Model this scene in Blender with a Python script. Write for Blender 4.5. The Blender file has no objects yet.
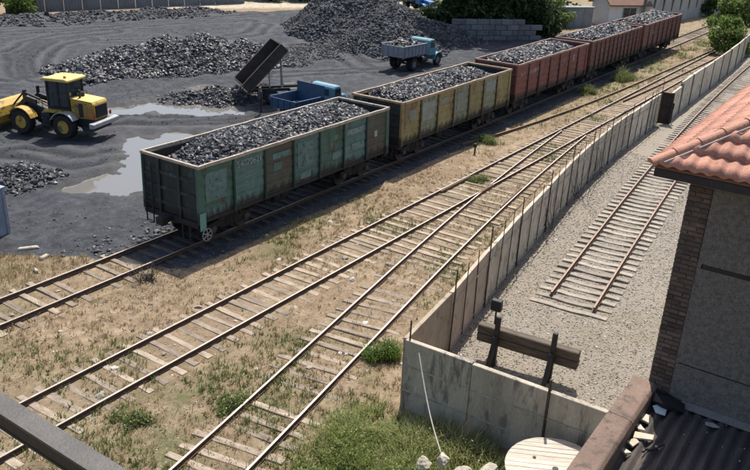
import bpy, math, random
import numpy as np
from mathutils import Vector, Matrix
random.seed(7); rng = np.random.default_rng(11)
R = math.radians
scene = bpy.context.scene
COL = scene.collection

# ------------------------------------------------------------------ camera, sky, sun, exposure
cam_d = bpy.data.cameras.new("camera"); cam = bpy.data.objects.new("camera", cam_d); COL.objects.link(cam)
CR = Vector((0.56778633, -0.82216876, 0.04070882)); CU = Vector((0.29969178, 0.25251924, 0.92001026)); CF = Vector((0.76668345, 0.51016915, -0.38977419))
mw = Matrix((CR, CU, -CF)).transposed().to_4x4(); mw.translation = Vector((0, 0, 12.61)); cam.matrix_world = mw
cam_d.sensor_width = 36; cam_d.lens = 774.72 / 750 * 36; cam_d.clip_start = 0.1; cam_d.clip_end = 6000
scene.camera = cam
SUN_EL, SUN_AZ = R(60), R(25)            # azimuth counter-clockwise from +X
w = bpy.data.worlds.new("World"); scene.world = w; w.use_nodes = True
nt = w.node_tree; sky = nt.nodes.new("ShaderNodeTexSky"); sky.sky_type = 'NISHITA'; sky.sun_disc = False
sky.sun_elevation = SUN_EL; sky.sun_rotation = R(90) - SUN_AZ; sky.dust_density = 2.5; sky.air_density = 1.0
bg = nt.nodes["Background"]; bg.inputs[1].default_value = 0.125; nt.links.new(sky.outputs[0], bg.inputs[0])
sd = bpy.data.lights.new("sun", 'SUN'); sd.energy = 4.7; sd.angle = R(0.53); sd.color = (1.0, 0.945, 0.855)
sun = bpy.data.objects.new("sun", sd); COL.objects.link(sun)
sdir = Vector((math.cos(SUN_EL) * math.cos(SUN_AZ), math.cos(SUN_EL) * math.sin(SUN_AZ), math.sin(SUN_EL)))
sun.rotation_euler = sdir.to_track_quat('Z', 'Y').to_euler()
vs = scene.view_settings; vs.view_transform = 'Standard'; vs.look = 'None'; vs.gamma = 1; vs.exposure = 0.48; vs.use_curve_mapping = False

# ------------------------------------------------------------------ helpers
def tag(o, label=None, cat=None, group=None, kind=None):
    if label: o["label"] = label
    if cat: o["category"] = cat
    if group: o["group"] = group
    if kind: o["kind"] = kind
    return o
def empty(name, loc=(0, 0, 0), rz=0, label=None, cat=None, group=None):
    o = bpy.data.objects.new(name, None); COL.objects.link(o); o.location = loc; o.rotation_euler = (0, 0, rz)
    o.empty_display_size = 0.2
    return tag(o, label, cat, group)
def link(name, me, mat=None, parent=None, loc=None, rot=None):
    o = bpy.data.objects.new(name, me); COL.objects.link(o)
    if mat and not me.materials: me.materials.append(mat)
    if parent: o.parent = parent
    if loc is not None: o.location = loc
    if rot is not None: o.rotation_euler = rot
    return o
def mesh_np(name, V, F, mat=None, parent=None, tint=None, smooth=False, obj=True):
    V = np.asarray(V, np.float32); F = np.asarray(F, np.int32); k = F.shape[1]
    me = bpy.data.meshes.new(name)
    me.vertices.add(len(V)); me.vertices.foreach_set("co", V.ravel())
    me.loops.add(F.size); me.loops.foreach_set("vertex_index", F.ravel())
    me.polygons.add(len(F)); me.polygons.foreach_set("loop_start", np.arange(0, F.size, k, dtype=np.int32))
    me.polygons.foreach_set("use_smooth", np.full(len(F), bool(smooth)))
    if tint is not None:
        a = me.attributes.new("tint", 'FLOAT', 'POINT'); a.data.foreach_set("value", np.asarray(tint, np.float32))
    me.update(calc_edges=True); me.validate()
    if not obj: 
        if mat: me.materials.append(mat)
        return me
    return link(name, me, mat, parent)
class MB:
    def __init__(s): s.v = []; s.f = []
    def add(s, v, f):
        o = len(s.v); s.v += [tuple(p) for p in v]; s.f += [tuple(i + o for i in q) for q in f]; return s
    def hexa(s, p): return s.add(p, [(0, 3, 2, 1), (4, 5, 6, 7), (0, 1, 5, 4), (1, 2, 6, 5), (2, 3, 7, 6), (3, 0, 4, 7)])
    def box(s, x0, x1, y0, y1, z0, z1, rot=None, at=None):
        p = [(x0, y0, z0), (x1, y0, z0), (x1, y1, z0), (x0, y1, z0), (x0, y0, z1), (x1, y0, z1), (x1, y1, z1), (x0, y1, z1)]
        if rot is not None:
            c = Vector(at) if at else Vector(((x0 + x1) / 2, (y0 + y1) / 2, (z0 + z1) / 2)); p = [tuple(rot @ (Vector(q) - c) + c) for q in p]
        return s.hexa(p)
    def tube(s, a, b, r0, r1=None, n=8):
        a = Vector(a); b = Vector(b); r1 = r0 if r1 is None else r1
        d = (b - a).normalized(); x = d.orthogonal().normalized(); y = d.cross(x); v = []
        for c, r in ((a, r0), (b, r1)):
            for i in range(n):
                t = 2 * math.pi * i / n; v.append(c + x * (r * math.cos(t)) + y * (r * math.sin(t)))
        f = [(i, (i + 1) % n, n + (i + 1) % n, n + i) for i in range(n)] + [tuple(range(n - 1, -1, -1)), tuple(range(n, 2 * n))]
        return s.add(v, f)
    def path(s, pts, rad, n=6):
        for i in range(len(pts) - 1):
            r0 = rad[i] if isinstance(rad, (list, tuple)) else rad; r1 = rad[i + 1] if isinstance(rad, (list, tuple)) else rad
            s.tube(pts[i], pts[i + 1], r0, r1, n)
        return s
    def extrude(s, poly, vec):
        n = len(poly); v = [Vector(p) for p in poly] + [Vector(p) + Vector(vec) for p in poly]
        return s.add(v, [tuple(range(n - 1, -1, -1)), tuple(range(n, 2 * n))] + [(i, (i + 1) % n, n + (i + 1) % n, n + i) for i in range(n)])
    def lathe(s, prof, n=20, o=(0, 0, 0), axis='Z', cap=True):
        v = []; m = len(prof)
        for r, z in prof:
            for i in range(n):
                t = 2 * math.pi * i / n; c, q = r * math.cos(t), r * math.sin(t)
                p = (c, q, z) if axis == 'Z' else (c, z, q) if axis == 'Y' else (z, c, q)
                v.append((p[0] + o[0], p[1] + o[1], p[2] + o[2]))
        f = []
        for j in range(m - 1):
            for i in range(n): f.append((j * n + i, j * n + (i + 1) % n, (j + 1) * n + (i + 1) % n, (j + 1) * n + i))
        if cap: f += [tuple(range(n)), tuple(range((m - 1) * n, m * n))]
        return s.add(v, f)
    def mesh(s, name, mat=None, smooth=False, bevel=0):
        me = bpy.data.meshes.new(name); me.from_pydata([tuple(p) for p in s.v], [], s.f)
        import bmesh
        bm = bmesh.new(); bm.from_mesh(me)
        if bevel:
            bmesh.ops.bevel(bm, geom=bm.edges[:], offset=bevel, segments=1, affect='EDGES', clamp_overlap=True)
        bmesh.ops.recalc_face_normals(bm, faces=bm.faces); bm.to_mesh(me); bm.free()
        if smooth:
            for p in me.polygons: p.use_smooth = True
            try: me.set_sharp_from_angle(angle=R(40))
            except Exception: pass
        if mat: me.materials.append(mat)
        return me
    def build(s, name, mat=None, parent=None, smooth=False, bevel=0, loc=None, rot=None):
        return link(name, s.mesh(name, mat, smooth, bevel), None, parent, loc, rot)

# ------------------------------------------------------------------ materials
MATS = {}
def nodes_of(name):
    m = bpy.data.materials.new(name); m.use_nodes = True; t = m.node_tree
    return m, t, t.nodes["Principled BSDF"]
def ramp(t, fac, stops):
    r = t.nodes.new("ShaderNodeValToRGB"); e = r.color_ramp.elements
    while len(e) < len(stops): e.new(0.5)
    for q, (pos, c) in zip(e, stops): q.position = pos; q.color = (*c, 1) if len(c) == 3 else c
    t.links.new(fac, r.inputs[0]); return r.outputs[0]
def noise(t, vec, scale, detail=5, rough=0.6, dist=0.0):
    n = t.nodes.new("ShaderNodeTexNoise"); n.inputs["Scale"].default_value = scale; n.inputs["Detail"].default_value = detail
    n.inputs["Roughness"].default_value = rough; n.inputs["Distortion"].default_value = dist
    if vec is not None: t.links.new(vec, n.inputs["Vector"])
    return n.outputs["Fac"]
def mix(t, fac, a, b, mode='MIX'):
    n = t.nodes.new("ShaderNodeMix"); n.data_type = 'RGBA'; n.blend_type = mode
    for s, v in ((n.inputs[0], fac), (n.inputs[6], a), (n.inputs[7], b)):
        if isinstance(v, (int, float)): s.default_value = v
        elif isinstance(v, (tuple, list)): s.default_value = (*v, 1)
        else: t.links.new(v, s)
    return n.outputs[2]
def mth(t, op, a, b=0.0, c=None):
    n = t.nodes.new("ShaderNodeMath"); n.operation = op
    for s, v in zip(n.inputs, (a, b, c if c is not None else 0.0)):
        if isinstance(v, (int, float)): s.default_value = v
        else: t.links.new(v, s)
    return n.outputs[0]
def attr(t, name):
    n = t.nodes.new("ShaderNodeAttribute"); n.attribute_name = name; return n.outputs["Fac"]
def bump(t, bsdf, h, strength, dist=0.05):
    n = t.nodes.new("ShaderNodeBump"); n.inputs["Strength"].default_value = strength; n.inputs["Distance"].default_value = dist
    t.links.new(h, n.inputs["Height"]); t.links.new(n.outputs[0], bsdf.inputs["Normal"])
def M(name, c1, c2=None, scale=3.0, rough=0.8, bmp=0.25, bs=None, metal=0.0, c3=None, t3=0.55, s3=None, rnd=0.12, spec=0.4, world=False, stretch=None):
    if name in MATS: return MATS[name]
    m, t, b = nodes_of(name); c2 = c2 or tuple(x * 0.7 for x in c1)
    tc = t.nodes.new("ShaderNodeTexCoord"); oi = t.nodes.new("ShaderNodeObjectInfo")
    if world: vec = t.nodes.new("ShaderNodeNewGeometry").outputs["Position"]
    else:
        a = t.nodes.new("ShaderNodeVectorMath"); a.operation = 'ADD'; t.links.new(tc.outputs["Object"], a.inputs[0])
        k = t.nodes.new("ShaderNodeVectorMath"); k.operation = 'SCALE'; k.inputs[3].default_value = 37.0
        t.links.new(oi.outputs["Location"], k.inputs[0])
        kk = t.nodes.new("ShaderNodeCombineXYZ"); r37 = mth(t, 'MULTIPLY', oi.outputs["Random"], 37.0)
        for i in range(3): t.links.new(r37, kk.inputs[i])
        t.links.new(kk.outputs[0], a.inputs[1]); vec = a.outputs[0]
    if stretch:
        mp = t.nodes.new("ShaderNodeMapping"); mp.inputs["Scale"].default_value = stretch; t.links.new(vec, mp.inputs[0]); vec = mp.outputs[0]
    n1 = noise(t, vec, scale, 6, 0.65); col = ramp(t, n1, [(0.32, c2), (0.68, c1)])
    if c3:
        n3 = noise(t, vec, s3 or scale * 1.7, 7, 0.7, 0.3); mk = ramp(t, n3, [(t3, (0, 0, 0)), (t3 + 0.09, (1, 1, 1))]); col = mix(t, mk, col, c3)
    nf = noise(t, vec, bs or scale * 9, 4, 0.7); fm = ramp(t, nf, [(0.25, (0.78,) * 3), (0.75, (1.18,) * 3)]); col = mix(t, 1.0, col, fm, 'MULTIPLY')
    if rnd:
        h = t.nodes.new("ShaderNodeHueSaturation"); t.links.new(col, h.inputs["Color"])
        t.links.new(mth(t, 'MULTIPLY_ADD', oi.outputs["Random"], 2 * rnd, 1 - rnd), h.inputs["Value"]); col = h.outputs[0]
    t.links.new(col, b.inputs["Base Color"]); b.inputs["Roughness"].default_value = rough; b.inputs["Metallic"].default_value = metal
    b.inputs["Specular IOR Level"].default_value = spec
    if bmp: bump(t, b, nf, bmp, 0.03)
    MATS[name] = m; return m
def tintmat(name, stops, rough=0.8, spec=0.4, trans=0.0, fine=None):
    """colour by the per-piece 'tint' attribute"""
    m, t, b = nodes_of(name); col = ramp(t, attr(t, "tint"), stops)
    if fine:
        pos = t.nodes.new("ShaderNodeNewGeometry").outputs["Position"]; n = noise(t, pos, fine, 3)
        col = mix(t, 1.0, col, ramp(t, n, [(0.3, (0.7,) * 3), (0.7, (1.2,) * 3)]), 'MULTIPLY')
    t.links.new(col, b.inputs["Base Color"]); b.inputs["Roughness"].default_value = rough; b.inputs["Specular IOR Level"].default_value = spec
    if trans:
        tr = t.nodes.new("ShaderNodeBsdfTranslucent"); t.links.new(col, tr.inputs[0]); ms = t.nodes.new("ShaderNodeMixShader"); ms.inputs[0].default_value = trans
        t.links.new(b.outputs[0], ms.inputs[1]); t.links.new(tr.outputs[0], ms.inputs[2]); t.links.new(ms.outputs[0], t.nodes["Material Output"].inputs[0])
    return m

# ------------------------------------------------------------------ terrain functions
def nz(x, y, s=1.0, seed=0):
    r = np.random.default_rng(seed); o = 0
    for k in range(7):
        a = r.uniform(0, 6.28); fx = r.uniform(.6, 1.7) * s; ph = r.uniform(0, 6.28)
        o = o + np.sin((x * math.cos(a) + y * math.sin(a)) * fx + ph + 1.3 * np.sin((x * math.sin(a) - y * math.cos(a)) * fx * .63 + ph * 2))
    return o / 4.0
def sst(a, b, x):
    t = np.clip((x - a) / (b - a), 0, 1); return t * t * (3 - 2 * t)
WALLP = [(15.30, 9.06), (18.4, 9.45), (21.9, 10.02), (25.7, 10.60), (29.7, 11.12), (33.4, 11.62), (37.2, 12.03), (41.2, 12.36), (45.3, 12.56), (49.3, 12.70), (52.0, 12.78)]
WALLQ = [(53.7, 12.42), (56.6, 12.56), (60.1, 12.72), (63.8, 12.84), (67.6, 12.95), (71.4, 13.05), (75.4, 13.2), (79.6, 13.4), (84, 13.7), (88.6, 14.05), (93.5, 14.45), (99, 14.9)]
def wallY(x): 
    P = WALLP + WALLQ; return np.interp(x, [p[0] for p in P], [p[1] for p in P])
PUD_A = [(20.3, 30.3, .8), (21.4, 29.9, 1.3), (22.7, 29.2, 1.9), (24.4, 30.0, 2.0), (25.8, 31.6, 2.0), (27.4, 33.0, 2.0), (29.2, 33.3, 1.5), (24.0, 28.0, 1.9), (26.5, 29.6, 2.0)]
PUD_B = [(29.2, 41.2, 1.3), (31.2, 40.2, 1.7), (33.4, 39.4, 1.9), (35.0, 38.2, 1.9), (37.6, 40.6, 1.5), (34.8, 36.6, 1.6), (36.0, 35.6, 1.2), (39.4, 41.8, 1.0), (27.6, 42.4, 1.0)]
PUD_C = [(45.5, 37.0, .9), (46.8, 36.4, .7)]
def puddle(x, y, P):
    m = np.full(np.shape(x), -9.0); nn = nz(x, y, 1.6, 5) * .42 + nz(x, y, 4.5, 6) * .26 + nz(x, y, 10, 7) * .12
    for px, py, r in P: m = np.maximum(m, 1 - np.hypot(x - px, y - py) / (r * .88) + nn * 0.75)
    return m
def coalmask(x, y):
    n = nz(x, y, .9, 21) * .5
    edge = np.interp(x, [0, 8, 12, 14.5, 16, 17.5, 40, 80, 90, 100], [31, 30.5, 28.6, 25.4, 23.6, 20.0, 19.9, 20.0, 24, 40])
    m = sst(-.5, .5, y + n * np.where(x < 16, 1.3, .35) - edge)
    back = np.interp(x, [0, 50, 58, 66, 74, 82, 90], [84, 80, 78, 73, 68, 64, 52]); m = m * sst(2.0, -2.0, y + n * 2 - back)
    return m * sst(92, 84, x + n * 3)
WZ = -0.045
def gh(x, y):
    x = np.asarray(x, float); y = np.asarray(y, float)
    c = coalmask(x, y); far = sst(26, 29, y)
    z = .025 * nz(x, y, 1.6, 1) + .012 * nz(x, y, 5, 2)
    z = z + far * c * (.10 * nz(x, y, .55, 3) + .05 * nz(x, y, 1.7, 4) + .03 * nz(x, y, 4, 9) + .10)
    pm = np.maximum(np.maximum(puddle(x, y, PUD_A), puddle(x, y, PUD_B)), puddle(x, y, PUD_C)); k = sst(-.35, .35, pm)
    z = z * (1 - k) + k * (-.14) 
    ins = sst(.1, -.5, y - wallY(x)) * sst(15.2, 15.6, x); z = z + ins * .17
    tk = sst(1.7, 1.2, np.abs(y - 22)) * (1 - far); z = z * (1 - tk) - .02 * tk
    tk = sst(1.7, 1.2, np.abs(y - 16.25)); z = z * (1 - .5 * tk) + .006 * tk * nz(x, y, 3.5, 14)
    return z

# ------------------------------------------------------------------ ground sheet
def axis(segs):
    o = []
    for a, b, s in segs: o += list(np.arange(a, b, s))
    return np.array(o + [segs[-1][1]])
gx = axis([(-2500, -500, 500), (-500, -60, 110), (-60, 0, 6), (0, 18, .3), (18, 42, .2), (42, 90, .5), (90, 150, 2), (150, 500, 50), (500, 3000, 500)])
gy = axis([(-2500, -500, 500), (-500, -40, 92), (-40, 0, 5), (0, 26, .3), (26, 44, .2), (44, 80, .45), (80, 120, 2), (120, 500, 38), (500, 3000, 500)])
GX, GY = np.meshgrid(gx, gy, indexing='ij'); GZ = gh(GX, GY)
nxx, nyy = len(gx), len(gy); I = np.arange(nxx * nyy).reshape(nxx, nyy)
F = np.stack([I[:-1, :-1], I[1:, :-1], I[1:, 1:], I[:-1, 1:]], -1).reshape(-1, 4)
def ground_mat():
    m, t, b = nodes_of("ground"); pos = t.nodes.new("ShaderNodeNewGeometry").outputs["Position"]
    n1 = noise(t, pos, .35, 6, .65); n2 = noise(t, pos, 1.6, 6, .7); n3 = noise(t, pos, 9, 5, .75); n4 = noise(t, pos, 34, 4, .8)
    earth = ramp(t, n2, [(.30, (.112, .078, .052)), (.44, (.23, .162, .10)), (.58, (.34, .256, .165)), (.74, (.43, .365, .272))])
    earth = mix(t, ramp(t, n1, [(.44, (0, 0, 0)), (.60, (.75,) * 3)]), earth, (.22, .158, .098))
    earth = mix(t, ramp(t, n3, [(.55, (0, 0, 0)), (.72, (.75,) * 3)]), earth, (.44, .38, .29))
    n5 = noise(t, pos, 4.2, 5, .8); earth = mix(t, ramp(t, n5, [(.52, (0, 0, 0)), (.66, (.8,) * 3)]), earth, (.19, .135, .085)); earth = mix(t, ramp(t, n5, [(.30, (.75,) * 3), (.42, (0, 0, 0))]), earth, (.41, .355, .265))
    earth = mix(t, ramp(t, n4, [(.55, (0, 0, 0)), (.66, (.85,) * 3)]), earth, (.11, .078, .052)); earth = mix(t, ramp(t, n4, [(.30, (.8,) * 3), (.40, (0, 0, 0))]), earth, (.46, .41, .33))
    grn = noise(t, pos, .55, 5, .7); gm = mth(t, 'MULTIPLY', attr(t, "green"), ramp(t, grn, [(.42, (0, 0, 0)), (.6, (1, 1, 1))]))
    earth = mix(t, mth(t, 'MULTIPLY', gm, .7), earth, ramp(t, n3, [(.3, (.05, .075, .022)), (.7, (.14, .16, .06))]))
    coal = ramp(t, n2, [(.30, (.020, .022, .028)), (.48, (.039, .042, .050)), (.64, (.068, .072, .082)), (.82, (.13, .132, .14))])
    coal = mix(t, ramp(t, n1, [(.5, (0, 0, 0)), (.72, (.6,) * 3)]), coal, (.088, .090, .096))
    rut = mth(t, 'MULTIPLY', attr(t, "rut"), ramp(t, n2, [(.3, (.35,) * 3), (.55, (1, 1, 1))]))
    coal = mix(t, mth(t, 'MULTIPLY', attr(t, "berm"), .4), coal, (.125, .128, .138))
    coal = mix(t, mth(t, 'MULTIPLY', rut, .9), coal, (.017, .018, .022))
    coal = mix(t, ramp(t, n3, [(.54, (0, 0, 0)), (.68, (.8,) * 3)]), coal, (.020, .021, .026)); coal = mix(t, ramp(t, noise(t, pos, 5.5, 5, .8), [(.56, (0, 0, 0)), (.70, (.7,) * 3)]), coal, (.135, .137, .146))
    cm = ramp(t, mth(t, 'MULTIPLY_ADD', mth(t, 'SUBTRACT', n3, .5), .7, attr(t, "coal")), [(.40, (0, 0, 0)), (.60, (1, 1, 1))])
    col = mix(t, cm, earth, coal)
    gv = ramp(t, n4, [(.3, (.17, .145, .12)), (.5, (.275, .24, .20)), (.7, (.36, .325, .28))])
    gv = mix(t, ramp(t, n1, [(.45, (0, 0, 0)), (.7, (.5,) * 3)]), gv, (.30, .25, .18))
    gv = mix(t, mth(t, 'MULTIPLY', gm, .6), gv, (.13, .14, .055))
    gk = ramp(t, mth(t, 'MULTIPLY_ADD', mth(t, 'SUBTRACT', n3, .5), .4, attr(t, "gravel")), [(.42, (0, 0, 0)), (.56, (1, 1, 1))]); col = mix(t, gk, col, gv)
    col = mix(t, mth(t, 'MULTIPLY', attr(t, "sand"), ramp(t, n2, [(.35, (0, 0, 0)), (.5, (1, 1, 1))])), col, (.45, .40, .31))
    wet = attr(t, "wet"); col = mix(t, mth(t, 'MULTIPLY', wet, .8), col, (.036, .034, .032))
    t.links.new(col, b.inputs["Base Color"])
    t.links.new(ramp(t, wet, [(0, (.92,) * 3), (1, (.45,) * 3)]), b.inputs["Roughness"]); b.inputs["Specular IOR Level"].default_value = .3
    h = mth(t, 'ADD', mth(t, 'MULTIPLY_ADD', n3, .8, mth(t, 'MULTIPLY', n4, .4)), mth(t, 'MULTIPLY', rut, mth(t, 'MULTIPLY', attr(t, "coal"), -.9)))
    bump(t, b, h, .75, .10)
    return m
gnd = mesh_np("ground", np.stack([GX, GY, GZ], -1).reshape(-1, 3), F, ground_mat(), smooth=True); tag(gnd, kind="structure")
def setattr_(me, name, v):
    a = me.attributes.new(name, 'FLOAT', 'POINT'); a.data.foreach_set("value", np.asarray(v, np.float32).ravel())
inside = sst(.15, -.15, GY - wallY(GX)) * sst(15.2, 15.5, GX) * sst(99, 95, GX)
setattr_(gnd.data, "coal", coalmask(GX, GY)); setattr_(gnd.data, "gravel", inside)
def greenmask(x, y):
    g = .5 * sst(.1, .8, nz(x, y, .5, 90)) + .35 * sst(.3, .9, nz(x, y, 1.1, 91)) + .35 * sst(14, 9, y) * sst(17, 14, x) + .55 * sst(13.5, 8, x) * sst(18, 12, y) + .9 * np.exp(-((x - 11.5) ** 2 / 5 + (y - 14.2) ** 2 / 1.6)) + .7 * np.exp(-((x - 13) ** 2 / 12 + (y - 12.6) ** 2 / 2.2))
    g = g + .55 * np.exp(-(y - 19.4) ** 2 / .5) * sst(36, 40, x) + .45 * np.exp(-(y - 18.3) ** 2 / 1.2) * sst(45, 60, x) + .4 * sst(72, 95, x) * (y > 12)
    g = g + .5 * np.exp(-(y - 16.2) ** 2 / 1.0) * (np.exp(-(x - 35) ** 2 / 14) + np.exp(-(x - 26) ** 2 / 3)) + .5 * np.exp(-((y - wallY(x) + 1.0) ** 2) / .5) * sst(56, 62, x) * sst(78, 72, x) + .8 * np.exp(-((x - 20.5) ** 2 / 3 + (y - 4.4) ** 2 / 1.))
    return np.clip(g, 0, 1)
RUTS = [[(31.2, 53.2), (34.3, 58.7), (37.7, 62.9), (41, 65.4), (44.9, 66.6), (50.6, 66.7)], [(32.8, 51.7), (35.2, 56.1), (38.7, 60.7), (42, 63.2), (45.9, 64.2)], [(32.5, 53.4), (35, 58), (38.4, 62.3), (42.3, 65)], [(44.6, 76), (49.4, 73), (54.9, 70.5), (64.2, 68.2), (71.7, 65.8)], [(41.8, 71.5), (46.3, 70.3), (51.9, 68.3), (59.8, 66.6), (67, 63)],
        [(58.2, 48.3), (56.8, 42.4), (53, 35.5)], [(61.6, 49.2), (60.9, 44.4), (57.1, 38.8)], [(28.4, 39.1), (30.7, 37.3), (34.1, 34.8), (40, 33.4)], [(21.8, 37), (22.8, 33.4), (25.6, 32.9)], [(27, 48), (26.8, 43), (28.5, 39), (33, 34.5), (44, 31), (54, 31)], [(46, 41), (52, 38), (60, 31)], [(46, 62), (54, 57), (60, 56), (66, 60)]]
def rutmask(x, y):
    o = np.zeros(np.shape(x)); be = o.copy(); wx = x + .25 * nz(x, y, .8, 81); wy = y + .25 * nz(x, y, .8, 82)
    for P in RUTS:
        D = np.full(np.shape(x), 99.)
        for (ax, ay), (bx, by) in zip(P[:-1], P[1:]):
            dx, dy = bx - ax, by - ay; t_ = np.clip(((wx - ax) * dx + (wy - ay) * dy) / (dx * dx + dy * dy), 0, 1); D = np.minimum(D, np.hypot(wx - ax - t_ * dx, wy - ay - t_ * dy))
        o = np.maximum(o, np.exp(-((D - .85) / .32) ** 2)); be = np.maximum(be, np.maximum(np.exp(-((D - 1.5) / .28) ** 2), .7 * np.exp(-(D / .35) ** 2)))
    return o, be
rm_, be_ = rutmask(GX, GY); setattr_(gnd.data, "rut", rm_); setattr_(gnd.data, "berm", be_)
co_ = np.stack([GX, GY, GZ - (.07 * rm_ - .04 * be_) * coalmask(GX, GY) * (np.maximum(puddle(GX, GY, PUD_A), puddle(GX, GY, PUD_B)) < -.5)], -1).astype(np.float32); gnd.data.vertices.foreach_set("co", co_.ravel()); gnd.data.update()
setattr_(gnd.data, "green", greenmask(GX, GY))
setattr_(gnd.data, "sand", np.clip(sst(0, 3, GY - np.interp(GX, [60, 66, 74, 82, 90], [83, 76, 71, 66, 57])) * sst(62, 68, GX) * sst(104, 96, GX) + np.exp(-((GX - 78) ** 2 / 20 + (GY - 27.5) ** 2 / 10)), 0, 1))
pm = np.maximum(np.maximum(puddle(GX, GY, PUD_A), puddle(GX, GY, PUD_B)), puddle(GX, GY, PUD_C)); setattr_(gnd.data, "wet", sst(-.7, .2, pm))
# puddles: level sheets of water lying in the hollows
def water_mat():
    m, t, b = nodes_of("puddle_water"); pos = t.nodes.new("ShaderNodeNewGeometry").outputs["Position"]
    b.inputs["Base Color"].default_value = (.15, .145, .135, 1); b.inputs["Roughness"].default_value = .05; b.inputs["IOR"].default_value = 1.33
    b.inputs["Specular IOR Level"].default_value = .9
    bump(t, b, noise(t, pos, 2.0, 3), .04, .02); return m
WM = water_mat()
for P in (PUD_A, PUD_B, PUD_C):
    x0 = min(p[0] - p[2] for p in P) - .4; x1 = max(p[0] + p[2] for p in P) + .4; y0 = min(p[1] - p[2] for p in P) - .4; y1 = max(p[1] + p[2] for p in P) + .4
    s = .2; ax = np.arange(x0, x1, s); ay = np.arange(y0, y1, s); X, Y = np.meshgrid(ax, ay, indexing='ij'); k = puddle(X + s / 2, Y + s / 2, P) > -.12
    V = np.stack([X, Y, np.full_like(X, WZ)], -1).reshape(-1, 3); J = np.arange(X.size).reshape(X.shape)
    q = np.stack([J[:-1, :-1], J[1:, :-1], J[1:, 1:], J[:-1, 1:]], -1)[k[:-1, :-1]]
    u, inv = np.unique(q, return_inverse=True)
    o = mesh_np("puddle", V[u], inv.reshape(-1, 4), WM); tag(o, kind="structure")

# ------------------------------------------------------------------ lump / grass scatter
def ico():
    p = (1 + 5 ** .5) / 2
    v = np.array([(-1, p, 0), (1, p, 0), (-1, -p, 0), (1, -p, 0), (0, -1, p), (0, 1, p), (0, -1, -p), (0, 1, -p), (p, 0, -1), (p, 0, 1), (-p, 0, -1), (-p, 0, 1)]) / 1.9
    f = np.array([(0, 11, 5), (0, 5, 1), (0, 1, 7), (0, 7, 10), (0, 10, 11), (1, 5, 9), (5, 11, 4), (11, 10, 2), (10, 7, 6), (7, 1, 8), (3, 9, 4), (3, 4, 2), (3, 2, 6), (3, 6, 8), (3, 8, 9), (4, 9, 5), (2, 4, 11), (6, 2, 10), (8, 6, 7), (9, 8, 1)])
    return v, f
ICO = ico()
OCT = (np.array([(1, 0, 0), (-1, 0, 0), (0, 1, 0), (0, -1, 0), (0, 0, 1), (0, 0, -1)]) * .5, np.array([(0, 2, 4), (2, 1, 4), (1, 3, 4), (3, 0, 4), (2, 0, 5), (1, 2, 5), (3, 1, 5), (0, 3, 5)]))
def rotmats(n):
    q = rng.normal(size=(n, 4)); q /= np.linalg.norm(q, axis=1)[:, None]; a, b, c, d = q.T
    return np.stack([np.stack([1 - 2 * (c * c + d * d), 2 * (b * c - a * d), 2 * (b * d + a * c)], -1), np.stack([2 * (b * c + a * d), 1 - 2 * (b * b + d * d), 2 * (c * d - a * b)], -1), np.stack([2 * (b * d - a * c), 2 * (c * d + a * b), 1 - 2 * (b * b + c * c)], -1)], 1)
def scatter(name, mat, P, S, base=ICO, parent=None, flat=1.0):
    P = np.asarray(P, float); n = len(P); bv, bf = base; nv = len(bv)
    V = np.repeat(bv[None], n, 0) * (1 + rng.uniform(-.28, .28, (n, nv, 1))) * rng.uniform(.6, 1.25, (n, 1, 3))
    V = np.einsum('nij,nvj->nvi', rotmats(n), V); V[:, :, 2] *= flat
    V = V * np.asarray(S)[:, None, None] + P[:, None, :]
    Fc = (bf[None] + (np.arange(n) * nv)[:, None, None]).reshape(-1, 3)
    return mesh_np(name, V.reshape(-1, 3), Fc, mat, parent, tint=np.repeat(rng.random(n), nv))
def blades(name, mat, P, H, n=7, spread=.25, width=.02, parent=None, lean=.6, tb=None):
    P = np.asarray(P, float); N = len(P); H = np.asarray(H); k = N * n
    base = np.repeat(P, n, 0); h = np.repeat(H, n) * rng.uniform(.5, 1.1, k); a = rng.uniform(0, 6.283, k); rr = np.sqrt(rng.random(k)) * spread * np.repeat(np.clip(H / .25, .4, 2.5), n)
    b0 = base + np.stack([np.cos(a) * rr, np.sin(a) * rr, np.zeros(k) - .02], -1)
    d = a + rng.normal(0, .8, k); ln = h * rng.uniform(.1, 1, k) * lean
    mid = b0 + np.stack([np.cos(d) * ln * .35, np.sin(d) * ln * .35, h * .62], -1); tip = b0 + np.stack([np.cos(d) * ln, np.sin(d) * ln, h], -1)
    wv = np.stack([-np.sin(d), np.cos(d), np.zeros(k)], -1) * (width * rng.uniform(.6, 1.4, k))[:, None]
    V = np.stack([b0 - wv, b0 + wv, mid + wv * .8, mid - wv * .8, tip], 1).reshape(-1, 3); o = np.arange(k)[:, None] * 5
    F3 = np.concatenate([o + np.array([0, 1, 2]), o + np.array([0, 2, 3]), o + np.array([3, 2, 4])], 0)
    return mesh_np(name, V, F3, mat, parent, tint=np.repeat(np.clip(np.repeat(rng.random(N) if tb is None else tb, n) * .7 + rng.random(k) * .3, 0, 1), 5))
def leafcloud(name, mat, C, size, parent=None, up=.3):
    C = np.asarray(C, float); n = len(C); d = rng.normal(size=(n, 3)); d[:, 2] += up; d /= np.linalg.norm(d, axis=1)[:, None]
    a = np.cross(d, rng.normal(size=(n, 3))); a /= np.linalg.norm(a, axis=1)[:, None]; b = np.cross(d, a)
    s = size * rng.uniform(.6, 1.4, n)[:, None]
    V = np.stack([C - a * s, C + b * s * .45 + d * s * .12, C + a * s, C - b * s * .45 + d * s * .12], 1).reshape(-1, 3)
    return mesh_np(name, V, np.arange(4 * n).reshape(-1, 4), mat, parent, tint=np.repeat(rng.random(n), 4))

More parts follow.
